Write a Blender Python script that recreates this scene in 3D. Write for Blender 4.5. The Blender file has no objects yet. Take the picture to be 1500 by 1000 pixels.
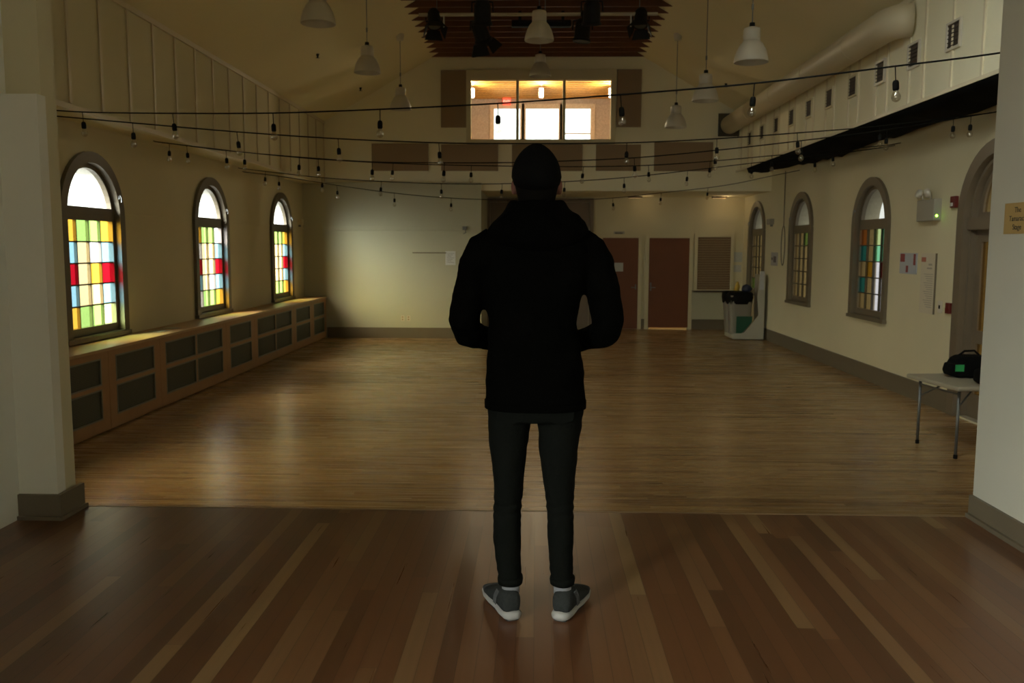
import bpy, bmesh, math, random
from mathutils import Vector, Matrix
random.seed(7)
SC = bpy.context.scene
COL = SC.collection
PI = math.pi

# ------------------------------------------------------------------ camera, world, exposure
cam_d = bpy.data.cameras.new('camera'); cam = bpy.data.objects.new('camera', cam_d); COL.objects.link(cam)
cam_d.sensor_width = 36; cam_d.lens = 1280 / 1500 * 36
cam.location = (0, 0, 2.0)
pitch, yaw, roll = math.atan(138 / 1280), math.atan(35 / 1280), math.radians(.2)
cam.rotation_euler = (Matrix.Rotation(yaw, 3, 'Z') @ Matrix.Rotation(PI/2 - pitch, 3, 'X') @ Matrix.Rotation(roll, 3, 'Z')).to_euler()
cam_d.dof.use_dof = True; cam_d.dof.focus_distance = 3.45; cam_d.dof.aperture_fstop = 6.0
cam_d.clip_start = .05
SC.camera = cam
SC.view_settings.view_transform = 'Standard'; SC.view_settings.look = 'None'
SC.view_settings.gamma = 1; SC.view_settings.use_curve_mapping = False
SC.view_settings.exposure = 0.16
SC.cycles.max_bounces = 10; SC.cycles.diffuse_bounces = 6; SC.cycles.transparent_max_bounces = 12
SC.cycles.use_denoising = True
SC.cycles.sample_clamp_indirect = 4

SKY_LEFT, SKY_RIGHT, SKY_FAR, SKY_BACK = 2.6, .85, 5.0, 2.6
GLOW, GLOW_DIR, GLOW_K = 100.0, Vector((-.64, -.60, .48)).normalized(), 11.0      # hazy sun behind cloud, behind and left of the viewpoint
world = bpy.data.worlds.new('overcast sky'); SC.world = world; world.use_nodes = True
nt = world.node_tree; nt.nodes.clear()
def wn(t, **k):
    n = nt.nodes.new(t)
    for a, b in k.items(): setattr(n, a, b)
    return n
def wmath(op, a, b=None, c=None):
    n = wn('ShaderNodeMath', operation=op)
    for i, v in enumerate((a, b, c)):
        if v is None: continue
        if isinstance(v, (int, float)): n.inputs[i].default_value = v
        else: nt.links.new(v, n.inputs[i])
    return n.outputs[0]
tc = wn('ShaderNodeTexCoord'); sep = wn('ShaderNodeSeparateXYZ'); nt.links.new(tc.outputs['Generated'], sep.inputs[0])
X_, Y_, Z_ = sep.outputs
def pos(v): return wmath('MAXIMUM', v, 0.0)
sx2 = wmath('MULTIPLY', X_, X_); sy2 = wmath('MULTIPLY', Y_, Y_)
isl = wmath('LESS_THAN', X_, 0.0); isf = wmath('GREATER_THAN', Y_, 0.0)
lx = wmath('MULTIPLY_ADD', isl, SKY_LEFT - SKY_RIGHT, SKY_RIGHT)
ly = wmath('MULTIPLY_ADD', isf, SKY_FAR - SKY_BACK, SKY_BACK)
# horizontal weights: a window in the side wall sees its own side of the sky
side = wmath('MULTIPLY', pos(wmath('ABSOLUTE', X_, 0)), 1.0)
wgt = wmath('SMOOTH_MIN', wmath('MULTIPLY', wmath('ABSOLUTE', X_, 0), 6.0), 1.0, .5)
s = wmath('ADD', wmath('MULTIPLY', lx, wgt), wmath('MULTIPLY', ly, wmath('SUBTRACT', 1.0, wgt)))
low = wn('ShaderNodeMapRange'); nt.links.new(Z_, low.inputs[0])
low.inputs[1].default_value = -.35; low.inputs[2].default_value = .05; low.inputs[3].default_value = .35; low.inputs[4].default_value = 1
s = wmath('MULTIPLY', s, low.outputs[0])
dt = wn('ShaderNodeVectorMath', operation='DOT_PRODUCT'); nt.links.new(tc.outputs['Generated'], dt.inputs[0]); dt.inputs[1].default_value = GLOW_DIR
gl = wmath('MULTIPLY', wmath('EXPONENT', wmath('MULTIPLY', wmath('SUBTRACT', dt.outputs['Value'], 1.0), GLOW_K)), GLOW)
s = wmath('ADD', s, gl)
bg = wn('ShaderNodeBackground'); bg.inputs[0].default_value = (.98, 1.0, .93, 1)
nt.links.new(s, bg.inputs[1]); out = wn('ShaderNodeOutputWorld'); nt.links.new(bg.outputs[0], out.inputs[0])

def portal(name, loc, direction, w, h):
    l = bpy.data.lights.new(name, 'AREA'); l.shape = 'RECTANGLE'; l.size = w; l.size_y = h
    l.cycles.is_portal = True
    o = bpy.data.objects.new(name, l); COL.objects.link(o); o.location = loc
    o.rotation_euler = Vector(direction).to_track_quat('-Z', 'Z').to_euler()
    return o
LWY, RWY = (9.98, 13.65, 17.43), (13.43, 16.93, 20.28)
for y in LWY + (6.28,): portal('window daylight', (-5.2, y, 2.0), (1, 0, 0), 1.4, 2.2)  # the extra position is the added window hidden by the left pillar
for y in RWY: portal('window daylight', (5.17, y, 2.0), (-1, 0, 0), 1.4, 2.2)
portal('window daylight', (5.17, 9.78, 1.7), (-1, 0, 0), 1.6, 3.2)
for x, w in ((-.77, .74), (.13, .92), (1.03, .74)): portal('window daylight', (x, 23.02, 4.8), (0, -1, 0), w, 1.6)
portal('window daylight', (-2.75, -1.15, 2.3), (1, 0, 0), 1.6, 1.5)  # portal of the added stage side window, out of view
portal('window daylight', (.6, 4.44, 5.15), (0, 1, 0), 1.1, 1.0)  # portal of the added high window that brightens the hall
portal('window daylight', (1.0, -2.65, 2.3), (0, 1, 0), 1.7, 1.5)  # portal of the added stage back window, out of view

def point(name, loc, power, color, r=.05):
    l = bpy.data.lights.new(name, 'POINT'); l.energy = power; l.color = color; l.shadow_soft_size = r
    o = bpy.data.objects.new(name, l); COL.objects.link(o); o.location = loc; return o
WARM = (1, .72, .38)

# ------------------------------------------------------------------ materials
def nodes(m): m.use_nodes = True; return m.node_tree
def base(name, color, rough=.6, metal=0, spec=.5, noise=0, nscale=8, bump=0, bscale=60):
    m = bpy.data.materials.new(name); t = nodes(m); b = t.nodes['Principled BSDF']
    b.inputs['Roughness'].default_value = rough; b.inputs['Metallic'].default_value = metal
    b.inputs['Specular IOR Level'].default_value = spec
    b.inputs['Base Color'].default_value = (*color, 1)
    tcn = t.nodes.new('ShaderNodeTexCoord')
    if noise:
        n = t.nodes.new('ShaderNodeTexNoise'); n.inputs['Scale'].default_value = nscale; n.inputs['Detail'].default_value = 5
        t.links.new(tcn.outputs['Object'], n.inputs['Vector'])
        r = t.nodes.new('ShaderNodeMapRange'); r.inputs[3].default_value = 1 - noise; r.inputs[4].default_value = 1 + noise
        t.links.new(n.outputs[0], r.inputs[0])
        mx = t.nodes.new('ShaderNodeVectorMath'); mx.operation = 'SCALE'; mx.inputs[0].default_value = color
        t.links.new(r.outputs[0], mx.inputs['Scale']); t.links.new(mx.outputs[0], b.inputs['Base Color'])
    if bump:
        n2 = t.nodes.new('ShaderNodeTexNoise'); n2.inputs['Scale'].default_value = bscale; n2.inputs['Detail'].default_value = 4
        t.links.new(tcn.outputs['Object'], n2.inputs['Vector'])
        bp = t.nodes.new('ShaderNodeBump'); bp.inputs['Strength'].default_value = bump; bp.inputs['Distance'].default_value = .01
        t.links.new(n2.outputs[0], bp.inputs['Height']); t.links.new(bp.outputs[0], b.inputs['Normal'])
    return m
def emit(name, color, strength):
    m = bpy.data.materials.new(name); t = nodes(m); b = t.nodes['Principled BSDF']
    b.inputs['Base Color'].default_value = (*color, 1); b.inputs['Emission Color'].default_value = (*color, 1)
    b.inputs['Emission Strength'].default_value = strength; return m
def glass(name, color, gloss=.06, rough=.05):
    m = bpy.data.materials.new(name); t = nodes(m); t.nodes.clear()
    tr = t.nodes.new('ShaderNodeBsdfTransparent'); gl = t.nodes.new('ShaderNodeBsdfGlossy'); mx = t.nodes.new('ShaderNodeMixShader')
    o = t.nodes.new('ShaderNodeOutputMaterial'); tr.inputs[0].default_value = (*color, 1); gl.inputs['Roughness'].default_value = rough
    n = t.nodes.new('ShaderNodeTexNoise'); n.inputs['Scale'].default_value = 40
    tcn = t.nodes.new('ShaderNodeTexCoord'); t.links.new(tcn.outputs['Object'], n.inputs['Vector'])
    r = t.nodes.new('ShaderNodeMapRange'); r.inputs[3].default_value = .85; r.inputs[4].default_value = 1.1; t.links.new(n.outputs[0], r.inputs[0])
    sc = t.nodes.new('ShaderNodeVectorMath'); sc.operation = 'SCALE'; sc.inputs[0].default_value = color; t.links.new(r.outputs[0], sc.inputs['Scale'])
    t.links.new(sc.outputs[0], tr.inputs[0])
    mx.inputs[0].default_value = gloss; t.links.new(tr.outputs[0], mx.inputs[1]); t.links.new(gl.outputs[0], mx.inputs[2]); t.links.new(mx.outputs[0], o.inputs[0])
    return m
def plank(name, along, w, L, stops, rough, gap=.25, grain=.16, coat=.0):
    """floor strips: along = 0 strips run in X, 1 strips run in Y"""
    m = bpy.data.materials.new(name); t = nodes(m); b = t.nodes['Principled BSDF']
    def M(op, a, bb=None, c=None):
        n = t.nodes.new('ShaderNodeMath'); n.operation = op
        for i, v in enumerate((a, bb, c)):
            if v is None: continue
            if isinstance(v, (int, float)): n.inputs[i].default_value = v
            else: t.links.new(v, n.inputs[i])
        return n.outputs[0]
    tcn = t.nodes.new('ShaderNodeTexCoord'); sp = t.nodes.new('ShaderNodeSeparateXYZ'); t.links.new(tcn.outputs['Object'], sp.inputs[0])
    u, v = (sp.outputs[0], sp.outputs[1]) if along == 0 else (sp.outputs[1], sp.outputs[0])
    vr = M('DIVIDE', v, w); row = M('FLOOR', vr); fr = M('FRACT', vr)
    w1 = t.nodes.new('ShaderNodeTexWhiteNoise'); w1.noise_dimensions = '1D'; t.links.new(row, w1.inputs['W'])
    off = M('MULTIPLY', w1.outputs['Value'], L * 3.7)
    ur = M('DIVIDE', M('ADD', u, off), L); colm = M('FLOOR', ur); fu = M('FRACT', ur)
    cb = t.nodes.new('ShaderNodeCombineXYZ'); t.links.new(row, cb.inputs[0]); t.links.new(colm, cb.inputs[1])
    w2 = t.nodes.new('ShaderNodeTexWhiteNoise'); w2.noise_dimensions = '2D'; t.links.new(cb.outputs[0], w2.inputs['Vector'])
    cr = t.nodes.new('ShaderNodeValToRGB'); t.links.new(w2.outputs['Value'], cr.inputs[0])
    e = cr.color_ramp.elements
    while len(e) < len(stops): e.new(.5)
    for i, (p, c) in enumerate(stops): e[i].position = p; e[i].color = (*c, 1)
    # grain
    cv = t.nodes.new('ShaderNodeCombineXYZ'); t.links.new(M('MULTIPLY', u, 1.5), cv.inputs[0]); t.links.new(M('MULTIPLY', v, 60), cv.inputs[1]); t.links.new(M('MULTIPLY', w2.outputs['Value'], 30), cv.inputs[2])
    nz = t.nodes.new('ShaderNodeTexNoise'); nz.inputs['Scale'].default_value = 1; nz.inputs['Detail'].default_value = 6; t.links.new(cv.outputs[0], nz.inputs['Vector'])
    g = M('MULTIPLY_ADD', nz.outputs[0], grain * 2, 1 - grain)
    big = t.nodes.new('ShaderNodeTexNoise'); big.inputs['Scale'].default_value = .9; t.links.new(tcn.outputs['Object'], big.inputs['Vector'])
    g = M('MULTIPLY', g, M('MULTIPLY_ADD', big.outputs[0], .3, .85))
    edge = M('MINIMUM', fr, M('SUBTRACT', 1.0, fr)); eu = M('MULTIPLY', M('MINIMUM', fu, M('SUBTRACT', 1.0, fu)), L / w)
    ed = M('MINIMUM', edge, eu); lt = M('LESS_THAN', ed, .022)
    g = M('MULTIPLY', g, M('SUBTRACT', 1.0, M('MULTIPLY', lt, gap)))
    vm = t.nodes.new('ShaderNodeVectorMath'); vm.operation = 'SCALE'; t.links.new(cr.outputs[0], vm.inputs[0]); t.links.new(g, vm.inputs['Scale'])
    t.links.new(vm.outputs[0], b.inputs['Base Color'])
    t.links.new(M('MULTIPLY_ADD', nz.outputs[0], .12, rough - .06), b.inputs['Roughness'])
    bp = t.nodes.new('ShaderNodeBump'); bp.inputs['Strength'].default_value = .12; bp.inputs['Distance'].default_value = .003
    t.links.new(M('ADD', M('SUBTRACT', 1.0, lt), M('MULTIPLY', w2.outputs['Value'], .4)), bp.inputs['Height']); t.links.new(bp.outputs[0], b.inputs['Normal'])
    return m

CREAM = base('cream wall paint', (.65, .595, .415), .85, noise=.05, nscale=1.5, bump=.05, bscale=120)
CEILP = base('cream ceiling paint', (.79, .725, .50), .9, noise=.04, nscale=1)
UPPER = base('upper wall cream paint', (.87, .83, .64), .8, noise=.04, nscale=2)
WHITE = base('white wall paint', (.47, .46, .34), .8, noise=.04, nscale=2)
STAGEW = base('stage grey white paint', (.82, .82, .76), .7, noise=.03, nscale=3, bump=.05, bscale=200)
TAUPE = base('taupe trim paint', (.15, .122, .083), .5, noise=.08, nscale=4)
CASING = base('dark taupe window paint', (.12, .10, .072), .4, noise=.1, nscale=6)
CASING_R = base('light taupe window paint', (.155, .125, .083), .5, noise=.1, nscale=6)
CASING_D = base('brown door paint', (.16, .125, .085), .45, noise=.1, nscale=5)
REVEAL_L = base('exterior white stone', (.42, .41, .38), .9, noise=.06, nscale=10)
REVEAL_R = base('exterior tan stone', (.36, .32, .23), .9, noise=.06, nscale=10)
PANEL = base('brown acoustic fabric', (.31, .225, .145), .95, noise=.06, nscale=200)
METAL = base('grey steel', (.20, .21, .22), .45, .6)
GALV = base('painted duct metal', (.62, .55, .40), .5, 0, noise=.04, nscale=2)
BLACKM = base('black metal', (.009, .009, .009), .6, spec=.2)
BLACKC = base('black cloth', (.004, .004, .004), .95, spec=.1, noise=.2, nscale=20)
BLACKP = base('black rubber', (.006, .006, .005), .7, spec=.12)
LAMPW = base('white lamp enamel', (.60, .56, .48), .4)
HALLF = plank('hall maple strips', 0, .057, 1.35, [(0, (.22, .122, .052)), (.3, (.345, .215, .098)), (.75, (.41, .27, .125)), (1, (.30, .17, .072))], .27, gap=.35, grain=.24)
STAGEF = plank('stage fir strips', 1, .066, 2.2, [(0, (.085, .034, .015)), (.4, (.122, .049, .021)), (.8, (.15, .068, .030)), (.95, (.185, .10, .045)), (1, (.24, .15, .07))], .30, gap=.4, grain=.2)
WOODC = base('oak cabinet wood', (.36, .20, .095), .5, noise=.12, nscale=12)
GRILLE = bpy.data.materials.new('perforated grille metal')
def _grille():
    t = nodes(GRILLE); b = t.nodes['Principled BSDF']; b.inputs['Roughness'].default_value = .6
    tcn = t.nodes.new('ShaderNodeTexCoord'); w = t.nodes.new('ShaderNodeTexWave'); w.bands_direction = 'Z'; w.inputs['Scale'].default_value = 18; w.inputs['Distortion'].default_value = 1
    t.links.new(tcn.outputs['Object'], w.inputs['Vector'])
    r = t.nodes.new('ShaderNodeValToRGB'); r.color_ramp.elements[0].color = (.042, .044, .034, 1); r.color_ramp.elements[1].color = (.085, .09, .07, 1)
    t.links.new(w.outputs[0], r.inputs[0]); t.links.new(r.outputs[0], b.inputs['Base Color'])
_grille()
GRFRAME = base('grille frame metal', (.20, .205, .18), .5)
DOORW = base('red brown veneer', (.17, .056, .020), .5, noise=.12, nscale=3)
SHUT = base('tan roller shutter', (.21, .135, .07), .7, noise=.06, nscale=30)
MAUVE = base('grey mauve partition', (.24, .19, .15), .7, noise=.05, nscale=3)
SLATW = base('red brown slat wood', (.15, .058, .028), .6, noise=.25, nscale=5)
CEDAR = base('honey cedar boards', (.92, .55, .13), .5, noise=.15, nscale=6)
PLASTER = base('pinkish plaster', (.42, .36, .34), .8)
TABLEP = base('off white table plastic', (.36, .325, .25), .5)
PAPER = base('white paper', (.52, .52, .50), .8)
PRINT = base('grey print', (.25, .25, .25), .8)
REDP = base('red plastic', (.13, .015, .012), .4)
SIGNY = base('mustard sign card', (.46, .31, .115), .6)
INK = base('black ink', (.02, .02, .02), .6)
BULBG = glass('bulb glass', (.92, .9, .85), .25, .05)
CLEARG = glass('clear glass', (.93, .95, .93), .05)
GL = dict(a=glass('amber glass', (.60, .33, .04)), g=glass('green glass', (.27, .43, .12)), b=glass('blue glass', (.20, .38, .50)),
          c=glass('cream glass', (.62, .49, .27)), w=glass('clear lavender glass', (.80, .77, .84)), r=glass('red glass', (.30, .004, .012)),
          t=glass('teal glass', (.05, .34, .36)), l=glass('pale green glass', (.48, .60, .28)), e=glass('emerald glass', (.22, .62, .36)), o=glass('orange glass', (.62, .22, .05)))

# ------------------------------------------------------------------ geometry helpers
def new(): return bmesh.new()
def box(bm, x0, x1, y0, y1, z0, z1, mi=0):
    r = bmesh.ops.create_cube(bm, size=1)
    for v in r['verts']:
        v.co = Vector(((x0+x1)/2 + v.co.x*(x1-x0), (y0+y1)/2 + v.co.y*(y1-y0), (z0+z1)/2 + v.co.z*(z1-z0)))
    for f in {f for v in r['verts'] for f in v.link_faces}: f.material_index = mi
    return r['verts']
def frames(pts):
    out = []; up = None
    for i, p in enumerate(pts):
        d = (pts[min(i+1, len(pts)-1)] - pts[max(i-1, 0)]).normalized()
        if up is None:
            up = Vector((0, 0, 1)) if abs(d.z) < .9 else Vector((1, 0, 0))
        a = (up - d*up.dot(d)).normalized(); b = d.cross(a); up = a
        out.append((a, b))
    return out
def tube(bm, pts, rad, n=10, cap=True, ellipse=1.0):
    pts = [Vector(p) for p in pts]; rad = rad if isinstance(rad, (list, tuple)) else [rad]*len(pts)
    rings = []
    for p, r, (a, b) in zip(pts, rad, frames(pts)):
        rings.append([bm.verts.new(p + (a*math.cos(2*PI*k/n)*ellipse + b*math.sin(2*PI*k/n))*r) for k in range(n)])
    for i in range(len(rings)-1):
        for k in range(n): bm.faces.new((rings[i][k], rings[i][(k+1) % n], rings[i+1][(k+1) % n], rings[i+1][k]))
    if cap: bm.faces.new(rings[0][::-1]); bm.faces.new(rings[-1])
def loft(bm, secs, n=24, cap=True, p=2.0, wob=None):
    """secs: (cx, cy, cz, rx, ry) horizontal rings"""
    rings = []
    for s_ in secs:
        cx, cy, cz, rx, ry = s_[:5]; ring = []
        for k in range(n):
            a = 2*PI*k/n; c, s2 = math.cos(a), math.sin(a)
            x = math.copysign(abs(c)**(2/p), c); y = math.copysign(abs(s2)**(2/p), s2)
            w = wob(a, cz) if wob else 1
            ring.append(bm.verts.new((cx + x*rx*w, cy + y*ry*w, cz)))
        rings.append(ring)
    for i in range(len(rings)-1):
        for k in range(n): bm.faces.new((rings[i][k], rings[i][(k+1) % n], rings[i+1][(k+1) % n], rings[i+1][k]))
    if cap: bm.faces.new(rings[0][::-1]); bm.faces.new(rings[-1])
def lathe(bm, prof, c=(0, 0, 0), n=24, rot=None, mi=0):
    c = Vector(c); rings = []
    for r, z in prof:
        ring = []
        for k in range(n):
            v = Vector((r*math.cos(2*PI*k/n), r*math.sin(2*PI*k/n), z))
            if rot: v = rot @ v
            ring.append(bm.verts.new(c + v))
        rings.append(ring)
    for i in range(len(rings)-1):
        for k in range(n):
            f = bm.faces.new((rings[i][k], rings[i][(k+1) % n], rings[i+1][(k+1) % n], rings[i+1][k])); f.material_index = mi
    return rings
def prism(bm, outline, holes, m, thick):
    """fills outline minus holes in 2D, maps by m(u,v), extrudes by vector thick"""
    es = []
    for loop in [outline] + holes:
        vs = [bm.verts.new(m(*q)) for q in loop]
        for i in range(len(vs)): es.append(bm.edges.new((vs[i], vs[(i+1) % len(vs)])))
    r = bmesh.ops.triangle_fill(bm, edges=es, use_beauty=True)
    fs = [f for f in r['geom'] if isinstance(f, bmesh.types.BMFace)]
    if thick is not None:
        e = bmesh.ops.extrude_face_region(bm, geom=fs, use_keep_orig=True)
        bmesh.ops.translate(bm, verts=[v for v in e['geom'] if isinstance(v, bmesh.types.BMVert)], vec=thick)
def rect(a0, a1, b0, b1): return [(a0, b0), (a1, b0), (a1, b1), (a0, b1)]
def arch(yc, hw, z0, spring, n=20):
    return [(yc-hw, z0), (yc+hw, z0)] + [(yc+hw*math.cos(PI*k/n), spring+hw*math.sin(PI*k/n)) for k in range(n+1)]
def obj(name, bm, mat, parent=None, smooth=False, bevel=0, loc=None):
    bmesh.ops.recalc_face_normals(bm, faces=bm.faces)
    me = bpy.data.meshes.new(name); bm.to_mesh(me); bm.free()
    for mm in (mat if isinstance(mat, (list, tuple)) else [mat]): me.materials.append(mm)
    if smooth:
        for p in me.polygons: p.use_smooth = True
    o = bpy.data.objects.new(name, me); COL.objects.link(o)
    if parent: o.parent = parent
    if loc: o.location = loc
    if bevel:
        md = o.modifiers.new('bevel', 'BEVEL'); md.width = bevel; md.segments = 2; md.limit_method = 'ANGLE'
    return o
def tag(o, label, cat, group=None):
    o['label'] = label; o['category'] = cat
    if group: o['group'] = group
    return o
def thing(name, label, cat, loc=(0, 0, 0), group=None, rz=0):
    o = bpy.data.objects.new(name, None); COL.objects.link(o); o.location = loc; o.rotation_euler = (0, 0, rz); o.empty_display_size = .1
    return tag(o, label, cat, group)
def struct(name, bm, mat, parent=None, **k):
    o = obj(name, bm, mat, parent, **k)
    if not parent: o['kind'] = 'structure'
    return o
def sempty(name, loc):
    o = bpy.data.objects.new(name, None); COL.objects.link(o); o.location = loc; o['kind'] = 'structure'; return o
def dup(root, loc, label, group=None):
    r = root.copy(); COL.objects.link(r); r.location = loc; r['label'] = label
    if group: r['group'] = group
    for ch in list(root.children):
        c = ch.copy(); COL.objects.link(c); c.parent = r
        for g in list(ch.children):
            d = g.copy(); COL.objects.link(d); d.parent = c
    return r
def bx(name, mat, x0, x1, y0, y1, z0, z1, parent=None, bevel=0, st=False):
    bm = new(); box(bm, x0, x1, y0, y1, z0, z1)
    return (struct if st else obj)(name, bm, mat, parent, bevel=bevel)
def text_mesh(name, body, size, mat, parent, loc, rot, extrude=.001, align='LEFT'):
    c = bpy.data.curves.new(name, 'FONT'); c.body = body; c.size = size; c.extrude = extrude; c.align_x = align
    c.space_line = 1.12
    t = bpy.data.objects.new(name, c); COL.objects.link(t)
    dg = bpy.context.evaluated_depsgraph_get(); me = bpy.data.meshes.new_from_object(t.evaluated_get(dg))
    bpy.data.objects.remove(t); me.materials.clear(); me.materials.append(mat)
    o = bpy.data.objects.new(name, me); COL.objects.link(o); o.parent = parent; o.location = loc; o.rotation_euler = rot
    return o
def baked(name, bm, mat, parent, voxel, smooth_it=6, disp=0, dscale=.08, sub=0):
    """one continuous surface: voxel union of the pieces in bm, relaxed"""
    bmesh.ops.recalc_face_normals(bm, faces=bm.faces)
    me = bpy.data.meshes.new(name); bm.to_mesh(me); bm.free()
    o = bpy.data.objects.new(name, me); COL.objects.link(o)
    r = o.modifiers.new('r', 'REMESH'); r.mode = 'VOXEL'; r.voxel_size = voxel
    s_ = o.modifiers.new('s', 'SMOOTH'); s_.iterations = smooth_it; s_.factor = .5
    if disp:
        tx = bpy.data.textures.new(name, 'CLOUDS'); tx.noise_scale = dscale; tx.noise_depth = 2
        d = o.modifiers.new('d', 'DISPLACE'); d.texture = tx; d.strength = disp; d.mid_level = .5; d.texture_coords = 'LOCAL'
    dg = bpy.context.evaluated_depsgraph_get(); m2 = bpy.data.meshes.new_from_object(o.evaluated_get(dg))
    bpy.data.objects.remove(o); m2.materials.clear(); m2.materials.append(mat)
    for p in m2.polygons: p.use_smooth = True
    q = bpy.data.objects.new(name, m2); COL.objects.link(q); q.parent = parent
    return q

# ------------------------------------------------------------------ the setting
YE, YG, YB = 4.6, 19.2, 21.6           # stage edge, gable, wall behind the recess
XL, XR, XUL, XUR = -5.1, 5.05, -4.62, 4.3
SZ = .58                                # stage height
def cz(x): return 6.03 + .57*(2.26 - abs(x))
bx('floor', HALLF, XL-.3, XR+.3, YE-.1, YB+.3, -.2, 0, st=True)
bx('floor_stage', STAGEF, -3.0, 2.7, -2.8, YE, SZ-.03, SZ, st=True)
bx('trim_1', base('worn stage nosing', (.26, .175, .095), .45, noise=.2, nscale=9), -2.5, 2.33, YE, YE+.022, SZ-.045, SZ+.001, st=True)
bx('wall_stage_front', TAUPE, -5.1, 5.05, YE-.06, YE, 0, SZ-.04, st=True)
LWY_ALL = (6.28,) + LWY  # first opening is an added one, unseen, to let more daylight in
def holes(ycs, hw=.62, z0=.98, spring=2.34): return [arch(y, hw, z0, spring) for y in ycs]
bm = new(); prism(bm, rect(YE-.1, YB+.3, 0, 3.5), holes(LWY_ALL), lambda u, v: (XL, u, v), Vector((-.34, 0, 0)))
wl = struct('wall_left', bm, [CREAM, REVEAL_L])
DOORY = 9.78
bm = new(); prism(bm, rect(YE-.1, YB+.3, 0, 3.75), holes(RWY) + [arch(DOORY, .74, .02, 2.35)], lambda u, v: (XR, u, v), Vector((.34, 0, 0)))
wr = struct('wall_right', bm, [CREAM, REVEAL_R])
for w in (wl, wr):                      # the reveals and the outer face are masonry
    for p in w.data.polygons:
        c = p.center
        if abs(c.x) > 5.12 or (abs(p.normal.x) < .3 and abs(c.x) > 5.13): p.material_index = 1
# upper walls (boxed out over the side walls)
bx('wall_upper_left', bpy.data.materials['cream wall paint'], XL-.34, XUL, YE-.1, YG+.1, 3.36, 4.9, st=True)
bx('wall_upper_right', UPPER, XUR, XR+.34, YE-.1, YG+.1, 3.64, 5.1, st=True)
for sgn, nm in ((-1, 'ceiling_left'), (1, 'ceiling_right')):
    xe = -5.5 if sgn < 0 else 5.45
    bm = new(); prism(bm, [(0, cz(0)), (xe, cz(xe)), (xe, cz(xe)+.12), (0, cz(0)+.12)], [], lambda u, v: (u, YE-.1, v), Vector((0, 18.9, 0)))
    struct(nm, bm, CEILP)
bm = new(); prism(bm, [(XL-.3, 3.22), (XR+.3, 3.22), (XR+.3, cz(5.3)), (0, cz(0)), (XL-.3, cz(5.3))], [rect(-1.47, 1.62, 4.27, 5.70)],
                  lambda u, v: (u, YG, v), Vector((0, .14, 0)))
struct('wall_gable', bm, UPPER)
# lower white block on the left of the far end
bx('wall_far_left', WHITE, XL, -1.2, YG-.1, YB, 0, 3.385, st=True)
# recess back wall with a gap for the lit slit below the second door
bm = new(); prism(bm, rect(-1.3, XR+.1, 0, 3.3), [rect(2.78, 3.72, .0001, 2.2)], lambda u, v: (u, YB, v), Vector((0, .12, 0)))
struct('wall_far_right', bm, CREAM)
bx('ceiling_recess', CEILP, -1.3, XR+.1, YG+.14, YB+.1, 3.22, 3.3, st=True)
# closet behind the second door (its light shows under the door)
bm = new(); box(bm, 2.7, 3.8, 22.7, 22.8, 0, 2.4); box(bm, 2.62, 2.7, YB+.12, 22.8, 0, 2.4); box(bm, 3.8, 3.88, YB+.12, 22.8, 0, 2.4); box(bm, 2.62, 3.88, YB+.12, 22.8, 2.4, 2.46)
struct('wall_closet', bm, WHITE); point('closet lamp', (3.2, 22.2, 1.2), 14, WARM)
bx('floor_closet', HALLF, 2.6, 3.9, YB+.3, 22.8, -.1, 0, st=True)
# room behind the upper window
bx('floor_loft', HALLF, -2.6, 2.9, YG+.14, 23.2, 3.3, 3.4, st=True)
bx('ceiling_loft', CEDAR, -2.6, 2.9, YG+.14, 23.2, 5.80, 5.9, st=True)
bm = new()
for k in range(16): box(bm, -2.6, 2.9, YG+.16+k*.24, YG+.175+k*.24, 5.785, 5.80)
struct('trim_2', bm, base('dark board joints', (.35, .18, .05), .6))
bm = new(); prism(bm, rect(-2.6, 2.9, 3.3, 5.85), [rect(-1.13, -.42, 4.0, 5.56), rect(-.31, .57, 4.0, 5.56), rect(.67, 1.39, 4.0, 5.56)], lambda u, v: (u, 22.98, v), Vector((0, .14, 0)))
struct('wall_loft_far', bm, PLASTER)
bm = new(); box(bm, -2.7, -2.6, YG+.14, 23.2, 3.3, 5.9); struct('wall_loft_left', bm, PLASTER)
bm = new(); box(bm, 2.9, 3.0, YG+.14, 23.2, 3.3, 5.9); struct('wall_loft_right', bm, PLASTER)
# proscenium and stage walls
bm = new(); box(bm, -5.45, -2.51, 4.46, YE, 0, 5.6); box(bm, 2.45, 5.4, 4.46, YE, 0, 5.6); box(bm, -2.51, .05, 4.46, YE, 3.55, 7.6); box(bm, 1.15, 2.33, 4.46, YE, 3.55, 7.6); box(bm, .05, 1.15, 4.46, YE, 3.55, 4.65); box(bm, .05, 1.15, 4.46, YE, 5.65, 7.6)
box(bm, -5.45, -2.51, 4.46, YE, 5.6, 7.6); box(bm, 2.33, 5.4, 4.46, YE, 5.6, 7.6)
struct('wall_proscenium', bm, CREAM)
bm = new(); box(bm, -2.695, -2.487, 4.38, 4.458, SZ, 2.75); struct('wall_pilaster', bm, STAGEW)
bm = new(); prism(bm, rect(-2.8, 4.46, SZ-.05, 3.7), [rect(-1.95, -.35, 1.55, 3.05)], lambda u, v: (-2.69, u, v), Vector((-.12, 0, 0))); struct('wall_stage_left', bm, STAGEW)
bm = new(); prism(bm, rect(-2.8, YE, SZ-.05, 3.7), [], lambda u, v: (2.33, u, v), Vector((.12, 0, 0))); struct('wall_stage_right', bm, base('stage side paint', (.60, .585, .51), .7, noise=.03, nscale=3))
bm = new(); prism(bm, rect(-2.8, 2.45, SZ-.05, 3.7), [rect(.15, 1.85, 1.55, 3.05)], lambda u, v: (u, -2.6, v), Vector((0, -.12, 0))); struct('wall_stage_back', bm, STAGEW)
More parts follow.
